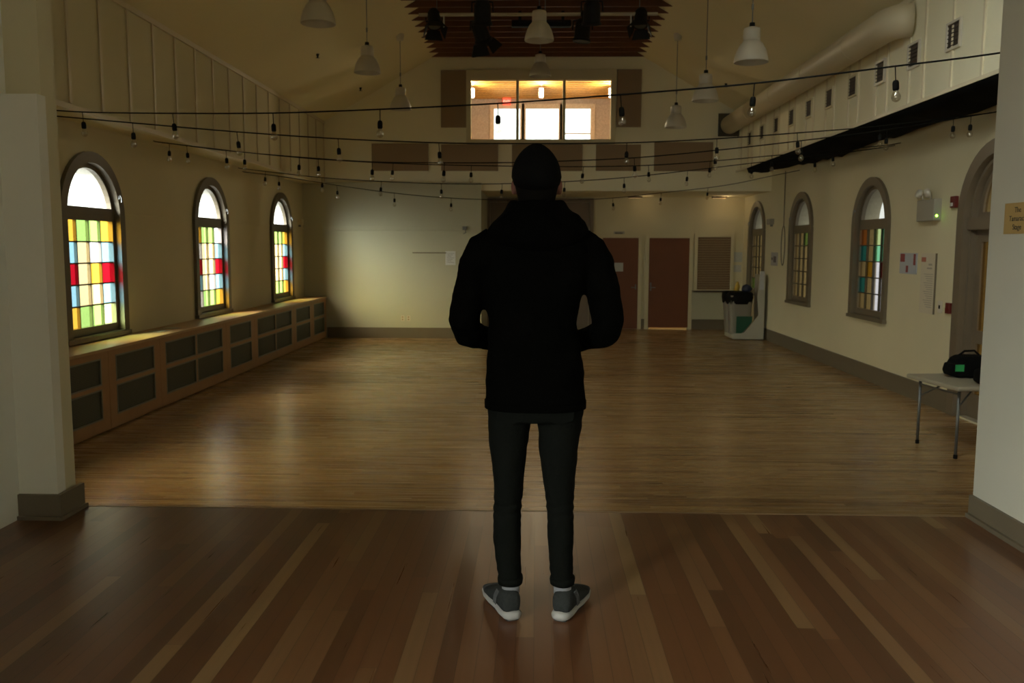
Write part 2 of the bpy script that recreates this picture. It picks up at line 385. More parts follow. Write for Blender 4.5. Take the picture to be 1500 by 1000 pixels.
bx('ceiling_stage', CEILP, -2.8, 2.45, -2.7, 4.46, 3.62, 3.7, st=True)
# baseboards
bx('baseboard_left', TAUPE, XL, XL+.02, YE, YG-.1, 0, .24, st=True)
bm = new(); box(bm, XR-.022, XR, 10.63, YB, 0, .25); box(bm, XR-.022, XR, YE, 8.9, 0, .25); struct('baseboard_right', bm, TAUPE)
bx('baseboard_far_left', TAUPE, -4.6, -1.2, YG-.125, YG-.1, 0, .235, st=True)
bm = new(); box(bm, 2.5, 2.7, YB-.022, YB, 0, .25); box(bm, 3.8, XR-.02, YB-.022, YB, 0, .25); box(bm, 1.36, 1.56, YB-.022, YB, 0, .25); struct('baseboard_far_right', bm, TAUPE)
bm = new(); box(bm, -2.70, -2.465, 4.36, 4.38, SZ, .712); box(bm, -2.487, -2.465, 4.38, YE+.005, SZ, .712); box(bm, -2.70, -2.45, 4.345, 4.36, SZ, .60); box(bm, -2.465, -2.45, 4.36, YE+.01, SZ, .60)
struct('baseboard_pilaster', bm, TAUPE)
bm = new(); box(bm, 2.312, 2.33, -2.6, YE+.005, SZ, .70); box(bm, 2.295, 2.314, -2.6, YE, SZ, .603); struct('baseboard_stage_right', bm, TAUPE)
# battens on the upper walls
bm = new()
y = 4.8
while y < YG: box(bm, XUL, XUL+.018, y-.022, y+.022, 3.40, cz(XUL)+.02); y += .652
box(bm, XUL-.01, XUL+.03, YE, YG, 3.335, 3.385); box(bm, XUL, XUL+.025, YE, YG, cz(XUL)-.05, cz(XUL)+.02)
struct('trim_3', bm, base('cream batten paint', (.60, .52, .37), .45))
bm = new()
for y in [8.14, 8.8, 9.44, 10.1, 10.49, 11.13, 11.48, 12.1, 12.46, 13.05, 13.42, 14.0, 14.38, 15.0, 15.35, 15.95, 16.3, 16.9, 17.25, 17.85, 18.2, 18.8, 5.2, 5.85, 6.5, 7.2]:
    box(bm, XUR-.018, XUR, y-.018, y+.018, 3.64, cz(XUR)+.02)
box(bm, XUR-.03, XUR, YE, YG, 3.62, 3.66); box(bm, XUR-.025, XUR, YE, YG, cz(XUR)-.05, cz(XUR)+.02)
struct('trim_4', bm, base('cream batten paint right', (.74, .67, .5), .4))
# thin picture rail wires / mouldings
bm = new()
for a, b in ((10.72, 12.90), (14.40, 16.70), (18.17, YG-.1)): box(bm, XL, XL+.012, a, b, 2.385, 2.405)
struct('trim_5', bm, CREAM)
bm = new()
for a, b in ((14.16, 16.2), (17.66, 19.55)): box(bm, XR-.012, XR, a, b, 2.395, 2.412)
struct('trim_6', bm, CREAM)

# ------------------------------------------------------------------ arched windows
PAN = {('L', 0): ['aggy', 'bcwb', 'rcar', 'bccb', 'aggl'], ('L', 1): ['aggw', 'wccb', 'rccr', 'bcwb', 'wgga'], ('L', 2): ['agga', 'accb', 'rccr', 'accb', 'agga'],
       ('R', 0): ['oclE', 'tceE', 'cawr', 'tcww', 'ccww'], ('R', 1): ['ccgw', 'cccl', 'cccr', 'cccl', 'cccw'], ('R', 2): ['cccc', 'cccc', 'cccc', 'cccc', 'gccc']}
LETT = list('agbcwrtleo'); MATS = [GL[k] for k in LETT]
def ring_arch(bm, yc, ho, zo, so, hi, zi, si, x0, x1):
    prism(bm, arch(yc, ho, zo, so), [arch(yc, hi, zi, si)], lambda u, v: (x0, u, v), Vector((x1-x0, 0, 0)))
def ring_u(bm, ho, so, hi, si, x0, x1, n=20):
    o = [(-ho, .005)] + [(-ho*math.cos(PI*k/n), so+ho*math.sin(PI*k/n)) for k in range(n+1)] + [(ho, .005)]
    i = [(hi, .005)] + [(hi*math.cos(PI*k/n), si+hi*math.sin(PI*k/n)) for k in range(n+1)] + [(-hi, .005)]
    prism(bm, o + i, [], lambda u, v: (x0, u, v), Vector((x1-x0, 0, 0)))
def arched_window(name, sd, i, yc):
    s = -1 if sd == 'L' else 1; xw = XL if sd == 'L' else XR
    r = sempty(name, (xw, yc, .92)); cas = CASING if sd == 'L' else CASING_R
    bm = new(); ring_arch(bm, 0, .725, 0, 1.42, .60, .06, 1.42, -s*.045, s*.03); box(bm, min(-s*.065, 0), max(-s*.065, 0), -.74, .74, -.0, .05)
    obj('casing', bm, cas, r)
    bm = new(); ring_arch(bm, 0, .622, .058, 1.42, .545, .15, 1.42, s*.03, s*.09); box(bm, *sorted((s*.025, s*.095)), -.56, .56, 1.37, 1.52)
    obj('sash', bm, cas, r)
    gx = s*.06
    bm = new()
    for k in range(1, 4): y = -.545 + k*1.09/4; box(bm, gx-.018, gx+.018, y-.008, y+.008, .15, 1.37)
    for k in range(1, 5): z = .15 + k*1.22/5; box(bm, gx-.018, gx+.018, -.545, .545, z-.008, z+.008)
    obj('muntin_grid', bm, base('lead bars', (.07, .06, .04), .4) if 'lead bars' not in bpy.data.materials else bpy.data.materials['lead bars'], r)
    bm = new(); rows = PAN[(sd, i)]
    for rr in range(5):
        for c in range(4):
            ch = rows[rr][c].lower(); ch = {'y': 'a'}.get(ch, ch)
            if rows[rr][c] == 'E': ch = 'e'
            q = c if sd == 'L' else 3-c
            y0 = -.545 + q*1.09/4; z0 = .15 + (4-rr)*1.22/5
            f = bm.faces.new([bm.verts.new(v) for v in ((gx, y0, z0), (gx, y0+1.09/4, z0), (gx, y0+1.09/4, z0+1.22/5), (gx, y0, z0+1.22/5))])
            f.material_index = LETT.index(ch)
    obj('stained_glass', bm, MATS, r)
    bm = new(); pts = [(-.545, 1.52)] + [(.545, 1.52)] + [(.545*math.cos(PI*k/20), 1.42+.545*math.sin(PI*k/20)) for k in range(1, 20) if 1.42+.545*math.sin(PI*k/20) > 1.52]
    bm.faces.new([bm.verts.new((gx, u, v)) for u, v in pts]); obj('lunette_glass', bm, CLEARG, r)
    bm = new(); box(bm, *sorted((-s*.062, -s*.02)), .565, .583, 1.64, 1.68); tube(bm, [(-s*.06, .575, 1.69), (-s*.08, .575, 1.66), (-s*.08, .575, 1.60)], .005, 6); obj('latch', bm, METAL, r)
for i, y in enumerate(LWY): arched_window('window_%d' % (i+1), 'L', i, y)
arched_window('window_14', 'L', 2, 6.28)  # added to brighten the hall, unseen behind the left pillar
for i, y in enumerate(RWY): arched_window('window_%d' % (i+4), 'R', i, y)

# arched door in the right wall
dr = sempty('door_1', (XR, DOORY, 0))
bm = new(); ring_u(bm, .86, 2.35, .70, 2.35, -.05, .03); obj('casing', bm, CASING_D, dr)
bm = new(); ring_u(bm, .738, 2.35, .66, 2.35, .03, .10); box(bm, .0, .12, -.70, .70, 2.22, 2.36); obj('door_frame', bm, CASING_D, dr)
bm = new(); ring_arch(bm, 0, .665, 2.36, 2.361, .56, 2.42, 2.421, .10, .15); obj('transom_sash', bm, CASING_D, dr)
bm = new(); pts = [(-.56, 2.42)] + [(.56*math.cos(PI*k/16), 2.42+.56*math.sin(PI*k/16)) for k in range(0, 16)]
bm.faces.new([bm.verts.new((.125, u, v)) for u, v in pts]); obj('transom_glass', bm, GL['c'], dr)
for sgn in (-1, 1):
    a, b = (sgn*.01, sgn*.66); y0, y1 = min(a, b), max(a, b)
    bm = new(); prism(bm, rect(y0, y1, .02, 2.22), [rect(y0+.12, y1-.12, .30, .9), rect(y0+.12, y1-.12, 1.05, 2.08)], lambda u, v: (.10, u, v), Vector((.05, 0, 0)))
    lf = obj('door_leaf', bm, CASING_D, dr)
    bm = new(); box(bm, .12, .128, y0+.11, y1-.11, .29, .91); box(bm, .12, .128, y0+.11, y1-.11, 1.04, 2.09); obj('door_glass', bm, GL['c'], lf)
    bm = new(); box(bm, .03, .10, sgn*.05-.015, sgn*.05+.015, .98, 1.14); obj('door_handle', bm, BLACKM, lf)

# ------------------------------------------------------------------ far end: doors, shutter, partition
def flat_door(name, x0, x1, ztop, zbot):
    r = sempty(name, ((x0+x1)/2, YB, 0)); h = (x1-x0)/2
    bm = new(); prism(bm, [(-h-.09, 0), (-h, 0), (-h, ztop), (h, ztop), (h, 0), (h+.09, 0), (h+.09, ztop+.09), (-h-.09, ztop+.09)], [], lambda u, v: (u, -.035, v), Vector((0, .03, 0)))
    obj('door_frame', bm, CREAM, r)
    lf = bx('door_leaf', DOORW, -h+.004, h-.004, -.03, .015, zbot, ztop-.004, r)
    return r, lf, h
d2, lf2, h2 = flat_door('door_2', 1.62, 2.50, 2.24, .01)
bm = new(); box(bm, h2-.07, h2-.045, -.06, -.03, .98, 1.10); tube(bm, [(h2-.06, -.05, 1.03), (h2-.06, -.08, 1.03), (h2-.17, -.08, 1.03)], .01, 8); obj('door_handle', bm, METAL, lf2)
d3, lf3, h3 = flat_door('door_3', 2.76, 3.74, 2.24, .045)
bm = new(); box(bm, -h3+.04, -h3+.065, -.06, -.03, .95, 1.15); tube(bm, [(-h3+.055, -.05, 1.03), (-h3+.055, -.08, 1.03), (-h3+.16, -.08, 1.03)], .01, 8); obj('door_handle', bm, METAL, lf3)
tag(bx('notice', PAPER, 1.90, 2.13, YB-.036, YB-.033, 1.42, 1.63), 'white notice pinned on the left red brown door', 'notice')
t = thing('door_sign', 'small grey plaque on the wall above the left red brown door', 'sign', (2.02, YB, 2.35))
bx('plaque', base('grey plaque', (.40, .38, .33), .5), -.13, .13, -.015, -.002, -.045, .045, t)
bm = new()
for k in range(5): box(bm, -.09+k*.037, -.07+k*.037, -.017, -.0145, -.02, .02)
obj('lettering', bm, INK, t)
d4 = sempty('door_4', (.08, YB, 0))
bm = new(); prism(bm, [(-1.31, 0), (-1.22, 0), (-1.22, 3.10), (1.22, 3.10), (1.22, 0), (1.31, 0), (1.31, 3.19), (-1.31, 3.19)], [], lambda u, v: (u, -.06, v), Vector((0, .055, 0))); obj('door_frame', bm, MAUVE, d4)
for sgn in (-1, 1):
    for k in (0, 1):
        a = sgn*(.005 + k*.61); b = sgn*(.60 + k*.61); lf = bx('partition_leaf', MAUVE, min(a, b), max(a, b), -.04, -.004, .01, 3.09, d4)
        bm = new(); c = (a+b)/2
        for z0, z1 in ((.15, 1.2), (1.35, 2.3), (2.4, 2.98)): prism(bm, rect(c-.24, c+.24, z0, z1), [rect(c-.21, c+.21, z0+.03, z1-.03)], lambda u, v: (u, -.05, v), Vector((0, .012, 0)))
        obj('panel_moulding', bm, MAUVE, lf)
t = thing('serving_hatch', 'tan roller shutter hatch in white frame right of the two doors', 'shutter', (4.34, YB, 0))
bm = new()
for k in range(22): box(bm, -.40, .40, -.028 - (k % 2)*.006, -.01, .985+k*.0582, .985+(k+1)*.0582-.006)
obj('shutter_curtain', bm, SHUT, t)
bm = new(); prism(bm, rect(-.48, .48, .96, 2.34), [rect(-.40, .40, .985, 2.265)], lambda u, v: (u, -.05, v), Vector((0, .045, 0))); obj('frame', bm, CREAM, t)
bx('counter_ledge', base('dark counter', (.06, .04, .03), .4), -.52, .50, -.22, -.003, .93, .965, t, bevel=.005)
bx('counter_front', WHITE, -.52, .50, -.055, -.003, .255, .928, t)
for k, (x, z, w, h, lab) in enumerate(((4.93, 1.78, .20, .24, 'pale notice high on the far wall beside the shutter'), (4.92, 1.50, .18, .17, 'white notice on the far wall under another notice'))):
    tag(bx('notice', PAPER if k else base('grey blue paper', (.5, .52, .5), .8), x-w/2, x+w/2, YB-.01, YB-.006, z-h/2, z+h/2), lab, 'notice')
# recess ceiling lights
for x, lab in ((2.35, 'slim dark ceiling light above the left red brown door'), (4.35, 'slim warm ceiling light above the roller shutter')):
    t = thing('ceiling_light', lab, 'ceiling light', (x, 21.2, 3.22), 'recess ceiling lights')
    bx('housing', base('dark fixture', (.08, .06, .04), .5) if x < 3 else bpy.data.materials['dark fixture'], -.17, .17, -.05, .05, -.04, -.001, t)
    bx('diffuser', emit('warm diffuser', (1, .7, .35), .25) if x < 3 else bpy.data.materials['warm diffuser'], -.15, .15, -.035, .035, -.046, -.041, t)
point('recess lamp', (4.5, 21.1, 3.1), 1.6, WARM, .08); point('recess lamp', (2.6, 21.1, 3.1), .8, WARM, .08)

# acoustic panels on the gable
for x0, x1, z0, z1, lab in ((-2.07, -1.52, 4.56, 5.76, 'tall brown acoustic panel left of the upper window'), (1.70, 2.22, 4.57, 5.77, 'tall brown acoustic panel right of the upper window'),
        (-3.58, -2.35, 3.64, 4.22, 'leftmost wide brown acoustic panel under the upper window'), (-2.07, -.84, 3.64, 4.20, 'wide brown acoustic panel second from left, below the upper window'),
        (-.54, .98, 3.64, 4.20, 'wide brown acoustic panel directly behind the head of the person'), (1.27, 2.23, 3.645, 4.20, 'wide brown acoustic panel below right end of the upper window'),
        (2.52, 3.77, 3.64, 4.25, 'rightmost wide brown acoustic panel, near the duct')):
    tag(bx('acoustic_panel', PANEL, x0, x1, YG-.045, YG-.002, z0, z1, bevel=.006), lab, 'acoustic panel', 'acoustic panels on the gable wall')
# upper interior window
w7 = sempty('window_7', (.075, YG, 4.27))
bm = new(); prism(bm, rect(-1.60, 1.60, -.06, 1.50), [rect(-1.50, 1.50, .04, 1.29)], lambda u, v: (u, -.05, v), Vector((0, .20, 0)))
obj('window_frame', bm, CREAM, w7)
for x in (-.50, .50): bx('mullion', CREAM, x-.03, x+.03, -.045, .14, .03, 1.42, w7)
bx('head_panel', CREAM, -1.5, 1.5, -.02, .06, 1.28, 1.42, w7)
bx('pane', CLEARG, -1.5, 1.5, .06, .066, .03, 1.30, w7)
# loft windows
for i, (x0, x1) in enumerate(((-1.13, -.42), (-.31, .57), (.67, 1.39))):
    w = sempty('window_%d' % (8+i), ((x0+x1)/2, 22.98, 4.0)); h = (x1-x0)/2
    bm = new(); prism(bm, rect(-h-.09, h+.09, -.09, 1.66), [rect(-h+.02, h-.02, .02, 1.54)], lambda u, v: (u, -.03, v), Vector((0, .06, 0)))
    obj('window_frame', bm, base('loft trim', (.6, .5, .42), .6) if i == 0 else bpy.data.materials['loft trim'], w)
    if i == 2: bx('meeting_rail', bpy.data.materials['loft trim'], -h, h, 0, .04, .90, .93, w)
    bx('pane', CLEARG, -h+.01, h-.01, .02, .024, .01, 1.55, w)
# unseen windows added for light: two behind the viewpoint, one above the stage opening
def plain_window(name, loc, rz, hw, h):
    w = sempty(name, loc); w.rotation_euler = (0, 0, rz)
    bm = new(); prism(bm, rect(-hw-.07, hw+.07, -.07, h+.07), [rect(-hw+.02, hw-.02, .02, h-.02)], lambda u, v: (u, -.04, v), Vector((0, .06, 0))); box(bm, -.015, .015, -.03, .01, .02, h-.02)
    obj('window_frame', bm, TAUPE, w); bx('pane', CLEARG, -hw+.01, hw-.01, -.02, -.016, .01, h-.01, w)
plain_window('window_11', (-2.72, -1.15, 1.55), PI/2, .8, 1.5)
plain_window('window_12', (1.0, -2.63, 1.55), PI, .85, 1.5)
plain_window('window_13', (.6, 4.53, 4.65), 0, .55, 1.0)
# loft lamps and exit sign
for k, (x, y, lab) in enumerate(((.09, 21.0, 'lit cylinder pendant in the centre pane of the upper window'), (-1.53, 21.0, 'lit pendant at the left edge of the upper window'), (1.72, 21.0, 'lit pendant at the right edge of the upper window'))):
    t = thing('pendant_lamp', lab, 'lamp', (x, y, 5.80), 'lamps in the loft room')
    bm = new(); lathe(bm, [(.0, 0), (.055, 0), (.05, -.02), (.0, -.025)], n=14); tube(bm, [(0, 0, -.02), (0, 0, -.10)], .006, 6); obj('stem', bm, METAL, t)
    bm = new(); lathe(bm, [(.0, -.09), (.05, -.10), (.052, -.29), (.035, -.31), (0, -.312)], n=16); obj('shade', bm, emit('lit frosted glass', (1, .86, .6), 16) if k == 0 else bpy.data.materials['lit frosted glass'], t, smooth=True)
    point('loft lamp', (x, y-.14, 5.60), 70, (1, .80, .52), .04)
t = thing('exit_sign', 'red exit sign seen through the upper window', 'sign', (-.78, 22.9, 5.72))
bx('housing', emit('exit red', (1, .10, .06), 1.2), -.10, .10, -.03, .03, -.10, .07, t)
text_mesh('lettering', 'EXIT', .09, emit('exit white', (1, .6, .5), 1.6), t, (0, -.032, -.045), (PI/2, 0, 0), align='CENTER')

# ------------------------------------------------------------------ slatted ceiling, pipes, duct
t = thing('slatted_ceiling', 'red brown wooden slat ceiling hung in the peak of the roof', 'slatted ceiling', (0, 12.9, 6.03))
for k in range(15):
    y = 19.12 - k*.43 - 12.9
    bm = new(); prism(bm, [(-2.27, 0), (2.27, 0), (1.72, .31), (-1.72, .31)], [], lambda u, v: (u, y, v), Vector((0, .035, 0)))
    obj('slat', bm, SLATW, t)
for x in (-1.2, 0, 1.2):
    bm = new(); box(bm, x-.03, x+.03, .1, 6.2, .27, .35); obj('carrier', bm, BLACKM, t)
def pipe(label, y, z, x0, x1, mat):
    t = thing('lighting_pipe', label, 'pipe', (0, y, z), 'lighting pipes under the slats')
    bm = new(); tube(bm, [(x0, 0, 0), (x1, 0, 0)], .024, 12); obj('tube', bm, mat, t)
    for x in (x0+.25, (x0+x1)/2 + .1, x1-.25):
        bm = new(); tube(bm, [(x, 0, .02), (x, 0, 6.03-z)], .006, 6); obj('hanger', bm, METAL, t)
PIPEM = base('pale pipe', (.45, .40, .32), .45)
pipe('pale steel pipe carrying stage lights across the slat ceiling', 12.5, 5.20, -1.65, 1.65, PIPEM)
pipe('nearer lighting pipe at the top edge of the photo', 11.4, 5.16, -1.0, 1.1, PIPEM)
def fixture(label, x, y, z, tilt, yawr, size=1.0, barn=True, white=False, drop=.21):
    t = thing('stage_light', label, 'stage light', (x, y, z), 'black stage lights')
    R = Matrix.Rotation(yawr, 3, 'Z') @ Matrix.Rotation(tilt, 3, 'X')
    L = lambda p: R @ Vector(p)*size
    bm = new(); tube(bm, [(0, 0, 0), (0, 0, -.07)], .018, 8); box(bm, -.03, .03, -.03, .03, -.03, .045); obj('clamp', bm, BLACKM, t)
    bm = new(); c = Vector((0, 0, -drop))
    tube(bm, [Vector((0, 0, -.07)), Vector((-.13*size, 0, -.09)), Vector((-.135*size, 0, -drop))], .012, 6); tube(bm, [Vector((0, 0, -.07)), Vector((.13*size, 0, -.09)), Vector((.135*size, 0, -drop))], .012, 6); obj('yoke', bm, BLACKM, t)
    bm = new(); lathe(bm, [(0, .15*size), (.075*size, .14*size), (.105*size, .08*size), (.11*size, -.12*size), (.125*size, -.13*size), (.125*size, -.16*size), (.10*size, -.16*size)], n=18, c=c, rot=R)
    obj('housing', bm, BLACKM, t, smooth=False)
    bm = new(); lathe(bm, [(0, -.135*size), (.06*size, -.14*size), (.10*size, -.155*size)], n=18, c=c, rot=R); obj('lens', bm, base('lens glass', (.10, .11, .12), .15) if 'lens glass' not in bpy.data.materials else bpy.data.materials['lens glass'], t, smooth=True)
    if barn:
        for k in range(4):
            a = k*PI/2; bm = new(); Rk = R @ Matrix.Rotation(a, 3, 'Z')
            vs = [c + Rk @ Vector(p)*size for p in ((-.10, .11, -.16), (.10, .11, -.16), (.15, .18, -.30), (-.15, .18, -.30))]
            f = [bm.verts.new(v) for v in vs] + [bm.verts.new(v + Rk @ Vector((0, .004, .002))) for v in vs]
            bm.faces.new(f[:4]); bm.faces.new(f[4:][::-1])
            for i in range(4): bm.faces.new((f[i], f[(i+1) % 4], f[4+(i+1) % 4], f[4+i]))
            obj('barn_door', bm, BLACKM, t)
    if white:
        bm = new(); box(bm, white*.15-.009, white*.15+.009, -.14, -.12, -.20, -.04); obj('safety_tag', bm, PAPER, t)
fixture('black stage light with open barn doors at the left end of the pipe', -1.44, 12.5, 5.20, math.radians(-25), math.radians(15), .85, True, 1, .04)
fixture('black stage light hanging left of centre on the pipe', -.80, 12.5, 5.20, math.radians(35), math.radians(-30), 1, True)
fixture('slim black stage light turned side on, right of the centre pendant', .62, 12.5, 5.20, math.radians(5), math.radians(90), 1, False)
fixture('black stage light with open barn doors at the right end of the pipe', 1.42, 12.5, 5.20, math.radians(-25), math.radians(-15), .85, True, -1, .04)
fixture('black stage light on the nearer pipe, above left', -.70, 11.4, 5.16, math.radians(20), 0, 1, False)
fixture('black stage light on the nearer pipe, above right', .68, 11.4, 5.16, math.radians(20), 0, 1, False)
t = thing('light_bar', 'low black light bar hung behind the centre pendant lamp', 'stage light', (.05, 12.75, 5.15))
bx('bar', BLACKM, -.42, .42, -.05, .05, -.06, .03, t, bevel=.01)
for x in (-.3, .3): bx('bracket', BLACKM, x-.02, x+.02, -.13, -.09, -.02, .13, t)
bx('spine', BLACKM, -.32, .32, -.12, -.04, -.01, .01, t)
# duct
t = thing('air_duct', 'large cream painted round air duct along the right upper wall', 'duct', (4.09, 10.5, 4.60))
bm = new(); pts = [(0, 8.58, 0), (0, 4, .0), (0, .35, 0)] + [(.45-.45*math.cos(a), -.1+.45-.45*math.sin(a)-.35, 0) for a in [PI/2*k/6 for k in range(1, 7)]]
pts = [Vector(p) for p in pts]; 
tube(bm, [(0, 8.58, 0), (0, 4, 0), (0, .3, 0), (.015, .16, 0), (.05, .05, 0), (.11, -.01, 0), (.195, -.03, 0)], .19, 28); obj('duct_pipe', bm, GALV, t, smooth=True)
bm = new()
bm.free()
for y in (1.2, 3.0, 4.8, 6.6):
    bm = new(); lathe(bm, [(.188, -.02), (.196, -.01), (.196, .01), (.188, .02)], c=(0, y, 0), n=28, rot=Matrix.Rotation(PI/2, 3, 'X')); obj('seam_band', bm, GALV, t, smooth=True)
bm = new(); prism(bm, rect(-.24, .22, -.24, .24), [], lambda u, v: (u, 8.58, v), Vector((0, .015, 0))); obj('wall_plate', bm, base('dark duct plate', (.07, .06, .045), .7), t)
# wall vents
vy = [9.41, 10.37, 11.35, 12.3, 13.26, 14.22, 15.16, 16.1, 17.1, 18.07]
ordn = ['nearest', 'second nearest', 'third nearest', 'fourth nearest', 'fifth nearest', 'sixth nearest', 'seventh nearest', 'third farthest', 'second farthest', 'farthest']
for y, w in zip(vy, ordn):
    t = thing('wall_vent', 'small square dark vent in the right upper wall, %s of the row' % w, 'vent', (XUR, y, 4.19), 'square vents in the right upper wall')
    bm = new(); prism(bm, rect(-.155, .155, -.145, .145), [rect(-.13, .13, -.12, .12)], lambda u, v: (-.03, u, v), Vector((.028, 0, 0))); obj('frame', bm, LAMPW if y < 12 else CREAM, t)
    bm = new(); box(bm, -.012, -.002, -.13, .13, -.12, .12)
    for k in range(6): box(bm, -.022, -.010, -.13, .13, -.105+k*.042, -.095+k*.042)
    obj('grille', bm, base('vent dark', (.05, .035, .028), .7) if 'vent dark' not in bpy.data.materials else bpy.data.materials['vent dark'], t)
# black cloth under the right soffit
bm = new(); N = 60; top = []; edge = []; inn = []
for i in range(N+1):
    y = 4.75 + (18.2-4.75)*i/N; q = i/N
    taper = min(1, (18.25-y)/1.6)
    sag = .03 + .035*math.sin(y*1.7)**2 + .05*math.exp(-((y-14.6)/.8)**2) + .012*math.sin(y*9)
    xo = XUR + (XR-.02-XUR)*taper
    top.append([bm.verts.new((XUR-.012, y, 3.66)), bm.verts.new((XUR-.012, y, 3.60)), bm.verts.new((XUR+.2*taper, y, 3.60-sag)), bm.verts.new((XUR+(xo-XUR)*.7, y, 3.58-sag*1.3)), bm.verts.new((xo, y, 3.58))])
for i in range(N):
    for k in range(4): bm.faces.new((top[i][k], top[i+1][k], top[i+1][k+1], top[i][k+1]))
o = obj('black_drape', bm, BLACKC, smooth=True); md = o.modifiers.new('s', 'SOLIDIFY'); md.thickness = .01
tag(o, 'long black cloth hanging under the ledge of the right upper wall', 'drape')

# ------------------------------------------------------------------ pendant lamps
def pendant(label, x, y, zb, ztop):
    t = thing('pendant_light', label, 'pendant light', (x, y, zb), 'white dome pendant lights')
    bm = new(); lathe(bm, [(.198, 0), (.200, .012), (.192, .06), (.172, .13), (.135, .20), (.095, .245), (.085, .25), (.085, .245), (.13, .19), (.165, .12), (.186, .05), (.192, .002)], n=32)
    obj('shade', bm, LAMPW, t, smooth=True)
    bm = new(); lathe(bm, [(.0, .40), (.05, .40), (.092, .385), (.096, .36), (.098, .245), (.0, .245)], n=24); obj('neck', bm, LAMPW, t, smooth=True)
    bm = new(); lathe(bm, [(0, .455), (.03, .45), (.034, .40), (0, .40)], n=12); obj('cap', bm, BLACKM, t)
    bm = new(); tube(bm, [(0, 0, .45), (0, 0, .62), (0, 0, ztop-zb)], .006, 8); lathe(bm, [(.014, .60), (.014, .66)], n=8); obj('cord', bm, METAL, t)
    bm = new(); lathe(bm, [(0, ztop-zb-.10), (.06, ztop-zb-.085), (.075, ztop-zb-.02), (.075, ztop-zb+.03)], n=16); obj('canopy', bm, LAMPW, t)
    bm = new(); lathe(bm, [(0, .22), (.04, .2), (.045, .14), (0, .10)], n=12); obj('bulb', bm, base('unlit bulb', (.7, .68, .6), .3) if 'unlit bulb' not in bpy.data.materials else bpy.data.materials['unlit bulb'], t, smooth=True)
for (x, y, z, lab) in ((-2.52, 10.3, 4.54, 'nearest white dome pendant in the left row, cut by the top edge'), (-2.57, 13.5, 4.61, 'middle white dome pendant in the left row'), (-2.53, 16.5, 4.53, 'farthest white dome pendant in the left row'),
                       (2.50, 10.6, 4.16, 'nearest white dome pendant in the right row'), (2.52, 13.5, 4.19, 'middle white dome pendant in the right row'), (2.55, 16.5, 4.20, 'farthest white dome pendant in the right row')):
    pendant(lab, x, y, z, cz(x)-.02)
pendant('nearer white dome pendant hanging in the centre below the slats', .02, 12.25, 4.79, 6.05)
pendant('farther white dome pendant in the centre, just above the upper window', .05, 16.5, 5.12, 6.05)
# sprinkler heads on the ceiling
for x, y, lab in ((-3.69, 15.0, 'small sprinkler head on the left ceiling slope, nearer one'), (-3.63, 18.3, 'small sprinkler head on the left ceiling slope, farther one'), (3.7, 17.7, 'small sprinkler head on the right ceiling slope')):
    bm = new(); lathe(bm, [(0, 0), (.03, 0), (.02, -.03), (.012, -.06), (.035, -.065), (0, -.07)], n=10); tag(obj('sprinkler', bm, BLACKM, loc=(x, y, cz(x)-.002)), lab, 'sprinkler')

# ------------------------------------------------------------------ string lights
STR = [
 ('festoon string with clear bulbs, the nearest and highest one', (-4.6, 8.2), (4.28, 5.0), [(0, 3.26), (.051, 3.212), (.161, 3.147), (.272, 3.096), (.379, 3.073), (.485, 3.063), (.584, 3.072), (.681, 3.092), (.772, 3.143), (.832, 3.180), (.92, 3.27), (1, 3.38)], [.051, .161, .272, .379, .485, .584, .681, .772, .87]),
 ('festoon string, second nearest, running from the left pillar to the black cloth', (-4.6, 8.0), (4.9, 9.8), [(0, 3.19), (.09, 3.132), (.186, 3.073), (.283, 3.031), (.383, 3.014), (.448, 3.02), (.58, 3.056), (.679, 3.118), (.77, 3.197), (.864, 3.287), (1, 3.46)], [.09, .186, .283, .383, .48, .58, .679, .770, .866, .955]),
 ('festoon string, third nearest, crossing just above the beanie', (-4.6, 10.6), (4.9, 9.6), [(0, 3.25), (.019, 3.226), (.091, 3.138), (.189, 3.048), (.282, 2.985), (.372, 2.966), (.456, 2.962), (.511, 2.972), (.599, 3.002), (.693, 3.075), (.788, 3.168), (.881, 3.273), (1, 3.45)], [.019, .091+.003, .189, .282, .372, .511-.02, .599, .693, .788, .881, .97]),
 ('festoon string, fourth nearest, just below the third', (-4.6, 10.8), (4.9, 12.5), [(0, 3.26), (.03, 3.232), (.101, 3.163), (.194, 3.096), (.291, 3.061), (.395, 3.05), (.549, 3.060), (.641, 3.093), (.730, 3.162), (.821, 3.251), (.912, 3.341), (1, 3.43)], [.03, .101, .194, .291, .395, .47, .549, .641, .730, .821, .912]),
 ('festoon string, second farthest, at the top edge of the white far wall', (-4.6, 13.6), (4.9, 12.7), [(0, 3.20), (.044, 3.148), (.138, 3.049), (.236, 2.986), (.333, 2.947), (.43, 2.942), (.528, 2.967), (.619, 3.021), (.715, 3.114), (.809, 3.214), (.901, 3.30), (1, 3.42)], [.044, .138, .236, .333, .43, .528, .619, .715, .809, .901]),
 ('festoon string, the farthest and lowest hanging one', (-4.6, 13.8), (4.9, 17.2), [(0, 3.16), (.053, 3.109), (.143, 2.99), (.236, 2.885), (.332, 2.824), (.432, 2.81), (.528, 2.828), (.628, 2.885), (.724, 3.0), (.82, 3.115), (.88, 3.21), (.937, 3.33), (1, 3.46)], [.053, .143, .236, .332, .432, .528, .628, .724, .82]),
]
